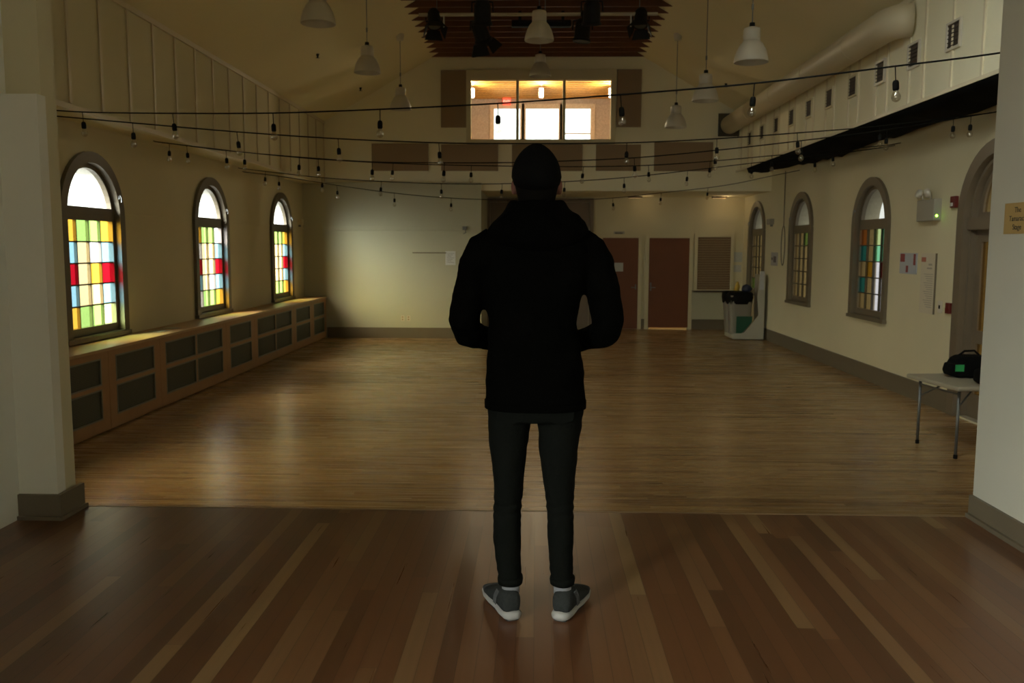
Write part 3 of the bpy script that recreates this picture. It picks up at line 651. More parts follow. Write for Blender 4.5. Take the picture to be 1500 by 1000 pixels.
def interp(tab, t):
    # smooth (Catmull-Rom like) interpolation of the hanging height
    for i in range(len(tab)-1):
        if tab[i][0] <= t <= tab[i+1][0]:
            a, b = tab[i], tab[i+1]; p = tab[max(i-1, 0)]; n = tab[min(i+2, len(tab)-1)]
            h = b[0]-a[0]; m0 = (b[1]-p[1])/(b[0]-p[0]); m1 = (n[1]-a[1])/(n[0]-a[0]); u = (t-a[0])/h
            return (2*u**3-3*u*u+1)*a[1] + (u**3-2*u*u+u)*h*m0 + (-2*u**3+3*u*u)*b[1] + (u**3-u*u)*h*m1
    return tab[-1][1]
bm = new(); lathe(bm, [(0, -.088), (.012, -.088), (.017, -.094), (.020, -.106), (.020, -.142), (.016, -.15), (0, -.15)], n=12); tube(bm, [(0, 0, 0), (0, 0, -.09)], .0035, 6); SOCK_ME = obj('socket', bm, BLACKP, smooth=False)
bm = new(); lathe(bm, [(.012, -.148), (.018, -.162), (.027, -.18), (.029, -.195), (.024, -.212), (.010, -.222), (0, -.224)], n=14); BULB_ME = obj('bulb', bm, BULBG, smooth=True)
sock_mesh, bulb_mesh = SOCK_ME.data, BULB_ME.data
bpy.data.objects.remove(SOCK_ME); bpy.data.objects.remove(BULB_ME)
for lab, a, b, tab, bulbs in STR:
    r = thing('string_light', lab, 'string lights', (a[0], a[1], tab[0][1]), 'festoon light strings across the hall')
    P = lambda t: Vector((a[0]+(b[0]-a[0])*t - a[0], (b[1]-a[1])*t, interp(tab, t)-tab[0][1]))
    bm = new(); tube(bm, [P(0)+Vector((-.02, 0, .01))] + [P(i/70) for i in range(71)] + ([P(1)+Vector((5.052-b[0], 0, .03))] if b[0] > 4.5 else [P(1)+Vector((.03, 0, .01))]), .006, 6); obj('cable', bm, BLACKP, r, smooth=True)
    for t in bulbs:
        q = P(t)
        so = bpy.data.objects.new('socket', sock_mesh); COL.objects.link(so); so.parent = r; so.location = q; so.rotation_euler = (random.uniform(-.06, .06), random.uniform(-.10, .10), 0)
        bu = bpy.data.objects.new('bulb', bulb_mesh); COL.objects.link(bu); bu.parent = so

# ------------------------------------------------------------------ radiator cabinets along the left wall
CF, CT = -4.62, .91
bx('trim_7', WOODC, XL, CF-.04, YE, YG-.1, .0, .10, st=True)
tag(bx('cabinet_top', base('worn oak top', (.46, .30, .15), .4, noise=.15, nscale=6), XL+.004, CF+.02, YE+.01, YG-.1, .875, CT, bevel=.004), 'long oak worktop running over the radiator cabinets under the left windows', 'worktop')
cabs = [(5.0, 7.0, 2, 'nearest, mostly hidden by the left pillar'), (7.0, 9.25, 2, 'with two columns of grilles beside the left pillar'), (9.25, 10.55, 1, 'with single grilles below the nearest window'), (10.55, 12.86, 2, 'with double grilles between the first and second windows'),
        (12.86, 14.17, 1, 'with single grilles below the middle window'), (14.17, 16.52, 2, 'with double grilles before the third window'), (16.52, 17.87, 1, 'with single grilles below the farthest window'), (17.87, 19.08, 1, 'in the far corner against the white wall')]
for y0, y1, n, lab in cabs:
    t = thing('radiator_cabinet', 'oak radiator cabinet, ' + lab, 'cabinet', (CF, y0, 0), 'radiator cabinets along the left wall')
    L = y1-y0; m = .16 if y0 != 7.0 else .16
    hs = []
    span = (L - 2*m)/n
    for k in range(n): hs += [(m+k*span + (.02 if k else 0), m+(k+1)*span - (.02 if k < n-1 else 0))]
    hl = [rect(a, b, z0, z1) for a, b in hs for z0, z1 in ((.15, .48), (.52, .81))]
    bm = new(); prism(bm, rect(.002, L-.002, .02, .873), hl, lambda u, v: (-.03, u, v), Vector((.03, 0, 0))); obj('front_frame', bm, WOODC, t)
    for a, b in hs:
        for z0, z1 in ((.15, .48), (.52, .81)):
            g = bx('grille', GRILLE, -.022, -.014, a, b, z0, z1, t)
            bm = new(); prism(bm, rect(a, b, z0, z1), [rect(a+.022, b-.022, z0+.018, z1-.018)], lambda u, v: (-.012, u, v), Vector((.014, 0, 0))); obj('grille_frame', bm, GRFRAME, g)
for y, x0, w in ((10.95, -4.95, .26), (11.35, -4.97, .24)):
    tag(bx('paper_sheet', PAPER, x0, x0+.2, y, y+w, CT+.001, CT+.006), 'pale sheet lying on the oak worktop right of the nearest window, %s one' % ('nearer' if y < 11 else 'farther'), 'paper')

# ------------------------------------------------------------------ white far wall fittings
t = thing('screen_rail', 'thin white rail with an end hook high on the white far wall', 'rail', (-3.1, YG-.1, 2.40))
bx('rail', WHITE, -1.55, 1.50, -.05, -.001, -.045, .04, t, bevel=.004)
bm = new(); box(bm, 1.50, 1.59, -.07, -.002, -.03, .045); tube(bm, [(1.56, -.06, -.02), (1.57, -.07, -.09), (1.52, -.07, -.11)], .01, 6); obj('end_hook', bm, METAL, t)
t = thing('wall_shelf_strip', 'short dark strip on the white far wall left of the notice', 'strip', (-2.32, YG-.1, 1.875))
bx('strip', base('dark strip', (.14, .11, .07), .5), -.38, .36, -.03, -.001, -.012, .01, t); 
t = thing('notice', 'white printed notice on the white far wall behind the left shoulder of the person', 'notice', (-1.87, YG-.1, 1.76))
bx('sheet', base('pale blue paper', (.66, .68, .68), .7), -.11, .11, -.012, -.001, -.15, .15, t)
bm = new()
for k in range(7): box(bm, -.08, .08 - (k % 3)*.03, -.014, -.0115, .10-k*.033, .108-k*.033)
obj('printed_lines', bm, PRINT, t)
for x, lab in ((-2.93, 'left of the two outlets low on the white far wall'), (-2.80, 'right of the two outlets low on the white far wall')):
    t = thing('wall_outlet', lab, 'outlet', (x, YG-.1, .44)); bx('plate', base('ivory plate', (.60, .53, .38), .5) if 'ivory plate' not in bpy.data.materials else bpy.data.materials['ivory plate'], -.035, .035, -.01, -.001, -.058, .058, t, bevel=.003)
    bm = new(); box(bm, -.015, .015, -.013, -.009, .012, .04); box(bm, -.015, .015, -.013, -.009, -.04, -.012); obj('socket', bm, PANEL, t)
t = thing('wall_speaker', 'small device high on the left wall past the farthest window', 'speaker', (XL, 18.75, 2.52)); bx('body', CREAM, .001, .09, -.09, .09, -.06, .06, t, bevel=.008); bx('bracket', METAL, .001, .05, -.02, .02, -.10, -.06, t)

# ------------------------------------------------------------------ right wall fittings
t = thing('emergency_light', 'white twin-head emergency light with green lamp on the right wall', 'emergency light', (XR, 11.45, 2.50))
bx('battery_case', base('grey white case', (.36, .34, .28), .5), -.10, -.001, -.30, .20, -.15, .12, t, bevel=.01)
for y in (.12, -.12):
    bm = new(); lathe(bm, [(0, .05), (.05, .04), (.062, 0), (.055, -.01), (0, -.012)], c=(-.10, y, .20), n=16, rot=Matrix.Rotation(math.radians(-70 if y > 0 else -100), 3, 'Y')); tube(bm, [(-.06, y, .12), (-.07, y, .19)], .01, 6); obj('lamp_head', bm, LAMPW, t, smooth=True)
bm = new(); lathe(bm, [(0, .008), (.012, .004), (.014, 0)], c=(-.06, -.301, -.09), n=10, rot=Matrix.Rotation(PI/2, 3, 'X')); obj('indicator_lamp', bm, emit('green led', (.35, 1, .05), 14), t)
t = thing('fire_alarm', 'red fire alarm strobe on the right wall beside the arched door', 'alarm', (XR, 10.78, 2.56)); bx('housing', REDP, -.05, -.001, -.06, .06, -.07, .07, t, bevel=.006); bx('strobe_lens', PAPER, -.065, -.05, -.02, .02, -.05, -.01, t)
t = thing('pull_station', 'red fire pull station low beside the arched door casing', 'alarm', (XR, 10.76, 1.28)); bx('housing', REDP, -.05, -.001, -.055, .055, -.065, .065, t, bevel=.006); bx('pull_bar', base('dark red', (.15, .01, .01), .4), -.06, -.05, -.035, .035, -.02, .0, t)
t = thing('light_switch', 'white wall switch left of the red pull station', 'switch', (XR, 11.04, 1.28)); bx('plate', LAMPW, -.012, -.001, -.055, .055, -.075, .075, t, bevel=.004); bx('toggle', BLACKP, -.022, -.012, -.012, .012, -.025, .02, t)
t = thing('notice_board', 'pale poster board with text on the right wall before the arched door', 'poster', (XR, 11.50, 1.57))
bx('board', base('cream poster', (.60, .54, .42), .7), -.015, -.001, -.30, .12, -.40, .37, t)
bm = new()
for k in range(16): box(bm, -.017, -.0145, -.24, -.24+.26-(k % 4)*.03, .10-k*.028, .108-k*.028)
box(bm, -.017, -.0145, -.2, -.06, .17, .19); box(bm, -.017, -.0145, -.2, -.1, .215, .24); obj('printed_lines', bm, base('faint print', (.36, .33, .28), .8), t)
bx('heading', base('red print', (.42, .15, .10), .7), -.018, -.0145, -.02, .11, .26, .32, t); bx('board_edge', TAUPE, -.022, -.001, -.305, -.295, -.40, .37, t)
t = thing('poster', 'small red and blue picture poster left of the text board', 'poster', (XR, 12.05, 1.80))
bx('sheet', base('blue grey poster', (.42, .45, .50), .7), -.01, -.001, -.28, .26, -.14, .14, t)
bm = new(); box(bm, -.013, -.0095, .10, .24, .02, .13); box(bm, -.013, -.0095, -.02, .05, -.12, -.03); box(bm, -.013, -.0095, -.24, -.18, -.02, .13); obj('red_picture', bm, base('dark red picture', (.28, .06, .06), .7), t)
t = thing('small_poster', 'dark picture notice on the right wall between the two farthest windows', 'poster', (XR, 18.75, 1.78)); bx('sheet', base('grey poster', (.38, .36, .36), .7), -.01, -.001, -.25, .25, -.15, .13, t)
bm = new(); box(bm, -.013, -.0095, -.15, .05, -.08, .05); box(bm, -.013, -.0095, .10, .22, -.03, .02); obj('picture', bm, base('dark picture', (.12, .10, .11), .7), t)
t = thing('wall_speaker', 'small grey device high on the right wall beside the hanging cable', 'speaker', (XR, 19.0, 2.56)); bx('body', base('grey body', (.30, .28, .24), .5), -.10, -.001, -.12, .12, -.06, .06, t, bevel=.01); bx('bracket', METAL, -.05, -.001, -.02, .02, -.10, -.06, t)
bm = new(); pts = [(XR-.03, 18.05, 3.55), (XR-.03, 18.05, 2.45)] + [(XR-.03, 18.05+.13*math.sin(a)*1.0, 2.05+.40*math.cos(a)) for a in [2*PI*k/28 for k in range(29)]]
tube(bm, pts, .010, 6); tag(obj('hanging_cable', bm, base('grey cable', (.13, .11, .08), .5), smooth=True), 'grey cable dropping down the right wall and coiled in a long loop', 'cable')

# sign on the stage side wall
t = thing('wall_sign', 'mustard card sign at the right edge of the photo on the stage wall', 'sign', (2.33, 4.20, 2.148))
bx('card', SIGNY, -.006, -.0005, -.36, .25, -.075, .075, t)
text_mesh('lettering', 'The\nTamarack\nStage', .037, INK, t, (-.0065, .13, .029), (PI/2, 0, -PI/2), .0005, 'CENTER')

# ------------------------------------------------------------------ folding table and bags
t = thing('folding_table', 'off white plastic folding table with grey steel legs by the right pillar', 'table', (3.93, 8.65, 0), rz=math.radians(7))
bm = new(); box(bm, -.03, 1.02, -.45, .45, .668, .712); obj('tabletop', bm, TABLEP, t, bevel=.015)
for y in (-.33, .33):
    bm = new(); tube(bm, [(.06, y, .67), (.06, y, .03)], .0145, 10); lg = obj('leg', bm, METAL, t, smooth=True)
    bm = new(); lathe(bm, [(0, 0), (.019, 0), (.019, .035), (.014, .04)], c=(.06, y, 0), n=10); obj('foot_cap', bm, BLACKP, lg)
    bm = new(); tube(bm, [(.95, y, .67), (.95, y, .0)], .0145, 10); obj('leg', bm, METAL, t, smooth=True)
    bm = new(); tube(bm, [(.06, y, .50), (.30, y*.6, .665)], .009, 8); obj('brace', bm, METAL, t, smooth=True)
bm = new(); tube(bm, [(.06, -.33, .62), (.06, .33, .62)], .010, 8); obj('crossbar', bm, METAL, t)
t = thing('camera_bag', 'black camera bag with green label on the folding table', 'bag', (4.38, 8.90, .716)); t.scale = (.9, .9, .9)
bm = new(); loft(bm, [(0, 0, 0, .18, .15), (0, 0, .02, .20, .17), (0, 0, .13, .205, .17), (.01, 0, .20, .19, .15), (.02, 0, .235, .15, .12), (.02, 0, .245, .05, .04)], n=28, p=3.6); loft(bm, [(-.20, -.02, .02, .05, .10), (-.21, -.02, .07, .06, .11), (-.20, -.02, .15, .05, .10)], n=16, p=3)
baked('bag_body', bm, BLACKC, t, .012, 3, .012, .1)
bx('green_label', base('green label', (.03, .34, .10), .5), -.215, -.12, -.163, -.156, .075, .15, t)
t['note'] = ''; del t['note']
t.children[-1].rotation_euler = (0, 0, 0)
bm = new(); tube(bm, [(-.12, 0, .23), (-.05, 0, .285), (.06, 0, .29), (.14, 0, .22)], .012, 8); obj('handle', bm, BLACKC, t, smooth=True)
t = thing('shoulder_bag', 'second black bag slumped at the right, partly behind the pillar', 'bag', (4.40, 8.38, .716))
bm = new(); loft(bm, [(0, 0, 0, .15, .12), (0, 0, .03, .20, .15), (0, 0, .12, .19, .14), (.02, 0, .17, .12, .09), (.03, 0, .18, .03, .02)], n=28, p=2.8)
baked('bag_body', bm, BLACKC, t, .012, 3, .02, .1)
bm = new(); tube(bm, [(-.15, -.02, .10), (-.08, -.06, .20), (.05, -.04, .24), (.16, 0, .13)], .011, 8); obj('strap', bm, BLACKC, t, smooth=True)

# ------------------------------------------------------------------ recycling station
t = thing('recycling_station', 'white angled recycling stand at the far right corner', 'recycling stand', (4.65, 19.45, 0))
WPL = base('white laminate', (.42, .40, .33), .5)
bm = new(); prism(bm, [(-.34, .02), (.32, .02), (.32, 1.42), (.20, 1.42), (.16, .95), (.20, .55), (-.10, .16), (-.34, .14)], [], lambda u, v: (u, -.32, v), Vector((0, .03, 0)))
obj('side_panel', bm, WPL, t)
bm = new(); box(bm, .29, .32, -.30, .45, .03, 1.42); obj('back_panel', bm, WPL, t)
bm = new(); box(bm, -.36, .32, -.30, .45, .03, .12); obj('base_shelf', bm, WPL, t)
bm = new(); box(bm, .20, .30, -.325, -.31, 1.1, 1.5); obj('sign_plate', bm, base('pale label', (.5, .52, .55), .5), t)
for dy, lab in ((-.02, 'grey waste bin with black liner on the recycling stand'), (.42, 'grey waste bin standing behind the first by the far wall')):
    b = thing('waste_bin', lab, 'bin', (4.47, 19.32+dy, .12))
    bm = new(); loft(bm, [(0, 0, 0, .20, .14), (0, 0, .6, .25, .17), (0, 0, .85, .26, .18)], n=24, p=5); obj('bin_body', bm, base('grey bin plastic', (.22, .20, .165), .5) if 'grey bin plastic' not in bpy.data.materials else bpy.data.materials['grey bin plastic'], b)
    bm = new(); loft(bm, [(0, 0, .66, .262, .185), (0, 0, .80, .285, .205), (0, 0, .88, .275, .195), (0, 0, .92, .24, .17), (0, 0, .93, .08, .05)], n=30, p=3, wob=lambda a, z: 1+.05*math.sin(7*a+z*9)); obj('bin_liner', bm, BLACKP, b, smooth=True)
    if dy < 0:
        bm = new(); prism(bm, [(-.10, .03), (.02, .03), (.24, .28), (.24, .40), (-.10, .40)], [], lambda u, v: (u, -.178, v), Vector((0, .006, 0))); obj('green_panel', bm, base('dark green panel', (.01, .075, .04), .5), b)
bm = new(); loft(bm, [(0, 0, 0, .09, .08), (0, 0, .06, .12, .10), (0, 0, .13, .08, .07), (0, 0, .16, .02, .02)], n=16, wob=lambda a, z: 1+.12*math.sin(5*a+z*40)); tag(obj('rubbish_bag', bm, base('navy bag', (.02, .025, .06), .5), loc=(4.62, 19.33, 1.052), smooth=True), 'navy bag heaped on top of the waste bin', 'bag')
bm = new(); loft(bm, [(0, 0, 0, .05, .04), (.01, 0, .08, .06, .05), (.02, 0, .20, .02, .02)], n=12, wob=lambda a, z: 1+.2*math.sin(3*a+z*30)); tag(obj('yellow_wrapper', bm, base('yellow wrapper', (.55, .36, .06), .5), loc=(4.44, 19.5, 1.06), smooth=True), 'yellow wrapper sticking up between the bins', 'wrapper')

# ------------------------------------------------------------------ the person
PY = 3.30
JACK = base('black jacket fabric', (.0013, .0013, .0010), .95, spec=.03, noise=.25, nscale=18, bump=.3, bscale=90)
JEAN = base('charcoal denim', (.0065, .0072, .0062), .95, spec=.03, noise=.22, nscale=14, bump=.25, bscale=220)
SKIN = base('skin', (.15, .06, .04), .6, spec=.2)
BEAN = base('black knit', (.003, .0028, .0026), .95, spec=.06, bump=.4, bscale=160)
HAIR = base('dark brown hair', (.004, .003, .002), .9, spec=.05)
pr = thing('person', 'person seen from behind in black jacket, beanie and dark jeans, hands in front pockets', 'person', (0, PY, SZ))
O = Vector((0, PY, SZ))
def rel(p): return Vector(p) - O
def lf(secs): return [(x, y-PY, z-SZ, a, b) for x, y, z, a, b in secs]
y0 = 3.28
# body: one continuous surface
bm = new()
loft(bm, lf([(0, y0, 1.385, .14, .09), (0, y0, 1.45, .155, .10), (0, y0+.01, 1.62, .135, .09), (0, y0, 1.80, .15, .105), (0, y0, 1.95, .165, .10), (0, y0, 2.03, .14, .08), (0, y0, 2.07, .075, .065), (0, y0, 2.10, .06, .062), (0, y0+.005, 2.15, .058, .063),
     (0, y0+.02, 2.165, .060, .078), (0, y0+.028, 2.19, .070, .092), (0, y0+.022, 2.22, .078, .100), (0, y0+.015, 2.26, .080, .104), (0, y0+.01, 2.30, .078, .100), (0, y0, 2.335, .066, .085), (0, y0, 2.358, .035, .045)]), n=28)
# nose, brow, chin, lips, ears
def blob(c, r, sc=(1, 1, 1)):
    m = Matrix.Translation(rel(c)) @ Matrix.Diagonal((*sc, 1)); bmesh.ops.create_icosphere(bm, subdivisions=2, radius=r, matrix=m)
tube(bm, [rel((0, y0+.112, 2.262)), rel((0, y0+.130, 2.235)), rel((0, y0+.118, 2.222))], [.010, .015, .014], 8)
blob((0, y0+.108, 2.272), .02, (2.4, .8, .6)); blob((0, y0+.108, 2.178), .022, (1.1, .9, .9)); blob((0, y0+.118, 2.204), .012, (1.9, .9, .55)); blob((0, y0+.116, 2.196), .011, (1.6, .9, .6))
for s in (-1, 1):
    blob((s*.086, y0-.002, 2.222), .025, (.42, .72, 1.3))
    tube(bm, [rel((s*.15, y0, 2.00)), rel((s*.215, y0-.005, 1.93)), rel((s*.255, y0-.01, 1.80)), rel((s*.275, y0, 1.69)), rel((s*.23, y0+.10, 1.645)), rel((s*.165, y0+.17, 1.62))], [.055, .05, .042, .037, .032, .025], 14)
    # hand with palm, four bent fingers and a thumb, inside the front pocket
    pa = Vector((s*.165, y0+.172, 1.62)); pb = Vector((s*.095, y0+.185, 1.575))
    tube(bm, [rel(pa), rel(pa.lerp(pb, .5)), rel(pb)], [.026, .036, .034], 12, ellipse=.75)
    for k in range(4):
        d = Vector((-s*.6, .0, -.8)).normalized(); side = Vector((-s*.8, 0, .6)).normalized()
        b0 = pb + side*(k-1.5)*.019; ln = (.060, .070, .066, .052)[k]
        tube(bm, [rel(b0), rel(b0 + d*ln*.5 + Vector((0, .004, 0))), rel(b0 + d*ln + Vector((0, -.006, -.006)))], [.0095, .009, .0075], 8)
    tube(bm, [rel(pa.lerp(pb, .35) + Vector((-s*.02, 0, .022))), rel(pa.lerp(pb, .8) + Vector((-s*.03, .0, .038))), rel(pb + Vector((-s*.045, .0, .030)))], [.012, .011, .009], 8)
    xs = ((-.099, -.101, -.103, -.105, -.105, -.098, -.092) if s < 0 else (.094, .09, .093, .098, .100, .104, .109))
    tube(bm, [rel((xs[0], y0, 1.36)), rel((xs[1], y0, 1.22)), rel((xs[2], y0+.005, 1.10)), rel((xs[3], y0, 1.0)), rel((xs[4], y0-.01, .88)), rel((xs[5], y0-.01, .76)), rel((xs[6], y0-.005, .66))], [.075, .056, .047, .042, .042, .033, .031], 14)
    hx = xs[6]; tx = hx + (-.075 if s < 0 else .075)
    tube(bm, [rel((hx, y0-.012, .665)), rel((hx, y0, .625)), rel(((hx+tx)/2, y0+.09, .615)), rel((tx, y0+.185, .605))], [.030, .031, .030, .020], 12)
baked('body', bm, SKIN, pr, .008, 3)
for s in (-1, 1):
    bm = new(); bmesh.ops.create_uvsphere(bm, u_segments=14, v_segments=10, radius=.012, matrix=Matrix.Translation(rel((s*.032, y0+.1075, 2.248)))); e = obj('eye', bm, base('eye white', (.7, .68, .65), .2) if s < 0 else bpy.data.materials['eye white'], pr, smooth=True)
    bm = new(); bmesh.ops.create_uvsphere(bm, u_segments=10, v_segments=8, radius=.006, matrix=Matrix.Translation(rel((s*.032, y0+.1150, 2.248)))); obj('iris', bm, base('brown iris', (.05, .025, .01), .2) if s < 0 else bpy.data.materials['brown iris'], e, smooth=True)
# hair at the nape
bm = new(); loft(bm, lf([(0, y0-.022, 2.12, .064, .056), (0, y0-.028, 2.165, .066, .060), (0, y0-.030, 2.20, .074, .078), (0, y0-.022, 2.225, .080, .085), (0, y0-.015, 2.25, .082, .09)]), n=24); obj('hair', bm, HAIR, pr, smooth=True)
# beanie
bm = new()
loft(bm, lf([(0, y0+.00, 2.240, .082, .110), (0, y0, 2.236, .086, .115), (-.001, y0-.002, 2.258, .0925, .119), (-.002, y0-.004, 2.278, .0905, .118), (-.002, y0-.006, 2.298, .086, .113), (-.002, y0-.010, 2.320, .0765, .102), (-.002, y0-.014, 2.340, .063, .086), (-.002, y0-.018, 2.357, .047, .066), (-.002, y0-.02, 2.370, .029, .042), (-.002, y0-.02, 2.378, .010, .015)]), n=36)
for v in bm.verts:                      # sits lower at the nape than at the brow
    k = max(0, (2.27-SZ - v.co.z)/.05); v.co.z += (v.co.y - (y0-PY))*.42*min(1, k)
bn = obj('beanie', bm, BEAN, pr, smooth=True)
bm = new(); lathe(bm, [(.0, 0), (.010, .001), (.010, .004), (0, .005)], c=rel((0, y0-.112, 2.255)), n=12, rot=Matrix.Rotation(PI/2, 3, 'X')); obj('badge', bm, base('dark badge', (.03, .025, .02), .5), bn)
# jacket
bm = new()
loft(bm, lf([(0, y0, 1.408, .188, .135), (0, y0, 1.43, .190, .138), (0, y0, 1.48, .186, .135), (-.003, y0, 1.55, .183, .13), (-.008, y0, 1.64, .172, .125), (-.014, y0, 1.72, .166, .125), (-.010, y0, 1.80, .176, .135), (-.004, y0, 1.88, .198, .138), (0, y0, 1.95, .215, .132), (0, y0, 2.00, .215, .120), (0, y0, 2.045, .196, .10), (0, y0, 2.08, .125, .085), (0, y0, 2.10, .09, .08)]), n=40, p=2.4)
for s in (-1, 1):
    tube(bm, [rel((s*.155, y0, 2.018)), rel((s*.198, y0-.003, 1.992)), rel((s*.230, y0-.006, 1.935)), rel((s*.243, y0-.01, 1.86)), rel((s*.258, y0-.012, 1.79)), rel((s*.270, y0-.005, 1.725)), rel((s*.258, y0+.035, 1.675)), rel((s*.222, y0+.095, 1.655)), rel((s*.175, y0+.155, 1.635)), rel((s*.14, y0+.18, 1.615))], [.060, .063, .063, .062, .061, .062, .058, .050, .042, .034], 20)
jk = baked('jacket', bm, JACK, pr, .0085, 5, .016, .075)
bm = new(); loft(bm, lf([(0, y0, 1.398, .186, .134), (0, y0, 1.398, .193, .140), (0, y0, 1.424, .194, .141), (0, y0, 1.426, .188, .136)]), n=40, p=2.4, cap=False); obj('hem_band', bm, JACK, jk, smooth=True)
# the hood lying on the shoulders
bm = new()
loft(bm, lf([(.004, y0-.035, 1.985, .11, .095), (.004, y0-.042, 2.02, .172, .125), (.004, y0-.040, 2.06, .186, .138), (.006, y0-.036, 2.095, .168, .130), (.006, y0-.030, 2.12, .138, .118), (0, y0-.022, 2.147, .115, .106), (0, y0-.018, 2.170, .100, .096), (0, y0-.018, 2.168, .078, .078), (0, y0-.01, 2.12, .070, .070)]), n=40, wob=lambda a, z: 1+.03*math.sin(3*a+1+z*25)+.02*math.sin(7*a))
blobp = rel((.125, y0-.06, 2.085)); bmesh.ops.create_icosphere(bm, subdivisions=3, radius=.045, matrix=Matrix.Translation(blobp))
baked('hood', bm, JACK, pr, .007, 5, .012, .06)
for s in (-1, 1):
    bm = new(); tube(bm, [rel((s*.10, y0+.125, 1.70)), rel((s*.155, y0+.115, 1.60)), rel((s*.165, y0+.10, 1.50))], .006, 8); obj('pocket_welt', bm, JACK, jk, smooth=True)
# jeans
def kw(a, z):
    zz = z + SZ; w = 1 + .010*math.sin(9*zz*6+3*a)
    if .93 < zz < 1.08: w += .055*math.sin(zz*170+1.5*math.sin(a*2)) * math.exp(-((zz-1.0)/.055)**2)
    if zz < .84: w += .03*math.sin(zz*150+2*math.sin(a)) * math.exp(-((zz-.76)/.06)**2)
    return w
def interp_secs(secs, step=.008):
    out = []
    for a, b in zip(secs[:-1], secs[1:]):
        n = max(1, int(abs(b[2]-a[2])/step))
        for k in range(n):
            u = k/n; u2 = u*u*(3-2*u)*.5 + u*.5; out.append(tuple(a[i]+(b[i]-a[i])*(u if i == 2 else u2) for i in range(5)))
    return out + [secs[-1]]
bm = new()
loft(bm, lf([(0, y0, 1.345, .10, .07), (0, y0, 1.355, .178, .112), (0, y0, 1.38, .183, .120), (0, y0, 1.43, .180, .120), (0, y0, 1.47, .172, .115)]), n=40, p=2.3)
LEG = {-1: [(-.098, y0, 1.40, .078, .10), (-.099, y0, 1.33, .083, .098), (-.101, y0, 1.28, .077, .092), (-.102, y0, 1.225, .069, .086), (-.101, y0+.004, 1.118, .059, .072), (-.103, y0+.006, 1.024, .054, .065), (-.107, y0-.002, .956, .0535, .064), (-.105, y0-.012, .88, .0530, .064), (-.103, y0-.012, .83, .050, .060), (-.098, y0-.008, .765, .0465, .054), (-.093, y0-.004, .725, .045, .052)],
       1: [(.094, y0, 1.40, .080, .10), (.093, y0, 1.33, .085, .098), (.091, y0, 1.28, .079, .092), (.089, y0, 1.225, .0735, .086), (.092, y0+.004, 1.118, .062, .072), (.097, y0+.006, 1.024, .0535, .065), (.100, y0-.002, .956, .051, .064), (.1005, y0-.012, .88, .0490, .064), (.102, y0-.012, .83, .0465, .060), (.105, y0-.008, .765, .045, .054), (.109, y0-.004, .725, .043, .052)]}
for s in (-1, 1): loft(bm, lf(interp_secs(LEG[s])), n=28, wob=kw)
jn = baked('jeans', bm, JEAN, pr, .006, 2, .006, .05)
for s in (-1, 1):
    c = LEG[s][-1]; k = s
    bm = new(); loft(bm, lf([(c[0], c[1], .708, c[3]-.003, c[4]-.003), (c[0], c[1], .706, c[3]+.003, c[4]+.003), (c[0], c[1], .722, c[3]+.0055, c[4]+.0055), (c[0], c[1], .733, c[3]+.004, c[4]+.004), (c[0], c[1], .736, c[3]-.002, c[4]-.002)]), n=28, wob=lambda a, z: 1+.02*math.sin(4*a+k)); obj('trouser_cuff', bm, JEAN, jn, smooth=True)
# back pockets and seam
for s in (-1, 1):
    bm = new(); c = (s*.085, y0-.108, 0)
    q = [(s*.04, 1.425), (s*.145, 1.425), (s*.14, 1.365), (s*.09, 1.35), (s*.045, 1.365)]
    prism(bm, q, [], lambda u, v: rel((u, y0-.121+abs(u)*.12, v)), Vector((0, .02, 0))); obj('back_pocket', bm, JEAN, jn)
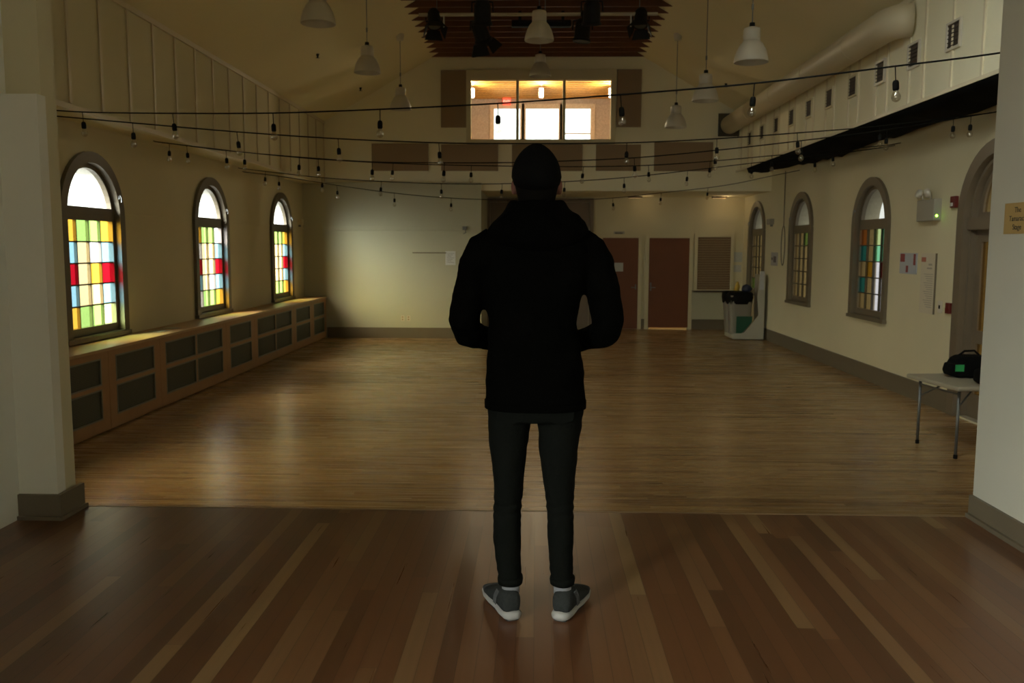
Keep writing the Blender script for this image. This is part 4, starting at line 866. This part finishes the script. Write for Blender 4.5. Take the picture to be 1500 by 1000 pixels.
# socks and shoes
SHOEU = base('grey knit shoe', (.028, .030, .030), .9, spec=.1, noise=.35, nscale=90, bump=.3, bscale=260)
SHOEM = base('dark shoe panel', (.03, .032, .034), .7); SOLE = base('white rubber sole', (.33, .32, .315), .5); SOCK = base('grey sock', (.22, .22, .245), .9, bump=.2, bscale=300)
LACE = base('grey lace', (.08, .08, .085), .8); OUTS = base('dark outsole', (.05, .05, .05), .7)
for s in (-1, 1):
    hx = LEG[s][-1][0] + (.002 if s < 0 else 0); ang = math.radians(20)*s
    sh = bpy.data.objects.new('shoe', None)
    R = Matrix.Rotation(-ang, 3, 'Z'); base_p = Vector((hx, y0-.045, SZ))
    def T(p): return rel(base_p + R @ Vector(p))
    def ringloft(secs, n=22):
        """secs: (y along the foot, half width, z0, z1)"""
        rings = []
        for (yy, hw, za, zb) in secs:
            ring = []
            for k in range(n):
                a = 2*PI*k/n; c, s2 = math.cos(a), math.sin(a)
                x = math.copysign(abs(c)**.8, c)*hw; z = (za+zb)/2 + math.copysign(abs(s2)**.75, s2)*(zb-za)/2
                ring.append(bm.verts.new(T((x, yy, z))))
            rings.append(ring)
        for i in range(len(rings)-1):
            for k in range(n): bm.faces.new((rings[i][k], rings[i][(k+1) % n], rings[i+1][(k+1) % n], rings[i+1][k]))
        bm.faces.new(rings[0][::-1]); bm.faces.new(rings[-1])
    bm = new(); ringloft([(-.030, .018, .030, .075), (-.024, .030, .025, .10), (-.010, .037, .02, .112), (.02, .041, .02, .115), (.06, .042, .02, .112), (.10, .043, .02, .096), (.15, .047, .02, .074), (.20, .047, .02, .058), (.235, .040, .02, .048), (.258, .024, .022, .038)])
    up = obj('shoe', bm, SHOEU, pr, smooth=True)
    bm = new(); ringloft([(-.045, .014, .012, .032), (-.036, .030, .005, .040), (-.02, .038, .003, .040), (.02, .042, .003, .036), (.08, .040, .004, .033), (.14, .048, .004, .032), (.20, .050, .006, .032), (.245, .042, .012, .036), (.268, .026, .020, .038)]); obj('sole', bm, SOLE, up, smooth=True)
    bm = new(); ringloft([(-.03, .024, .0, .006), (.05, .033, .0, .006), (.15, .042, .0, .006), (.22, .036, .002, .010)]); obj('outsole', bm, OUTS, up)
    bm = new()
    for k in range(5):
        yy = .075 + k*.024; zz = .108 - k*.012; tube(bm, [T((-.034, yy-.01, zz-.018)), T((0, yy, zz+.004)), T((.034, yy-.01, zz-.018))], .003, 6)
    for k in range(3):
        q = s; tube(bm, [T((q*.038, .03+k*.012, .10)), T((q*.044, .045+k*.012, .07)), T((q*.045, .05+k*.012, .04))], .0028, 6)
    obj('laces', bm, LACE, up)
    bm = new(); ringloft([(.205, .0475, .022, .060), (.24, .040, .022, .050), (.261, .024, .022, .040)]); obj('toe_cap', bm, SHOEM, up, smooth=True)
    bm = new(); cc = LEG[s][-1]; loft(bm, lf([(hx, y0-.016, .672, .034, .038), (hx, y0-.012, .70, .035, .040), (hx, y0-.008, .722, .036, .040)]), n=22); obj('sock', bm, SOCK, pr, smooth=True)

# ------------------------------------------------------------------ outside: bare tree beyond the left windows
t = thing('bare_tree', 'bare branched tree outside seen through the left arched windows', 'tree', (-10.5, 19.0, -1))
bm = new()
def branch(p, d, L, r, depth):
    q = p + d*L; tube(bm, [p, p.lerp(q, .5) + Vector((random.uniform(-.1, .1)*L, random.uniform(-.1, .1)*L, 0)), q], [r, r*.85, r*.65], 6)
    if depth:
        for _ in range(3):
            nd = (d + Vector((random.uniform(-.8, .8), random.uniform(-.8, .8), random.uniform(-.1, .6)))).normalized(); branch(q, nd, L*.72, r*.6, depth-1)
branch(Vector((0, 0, 0)), Vector((0, 0, 1)), 2.6, .16, 4)
obj('trunk_and_branches', bm, base('grey bark', (.10, .09, .08), .9), t)
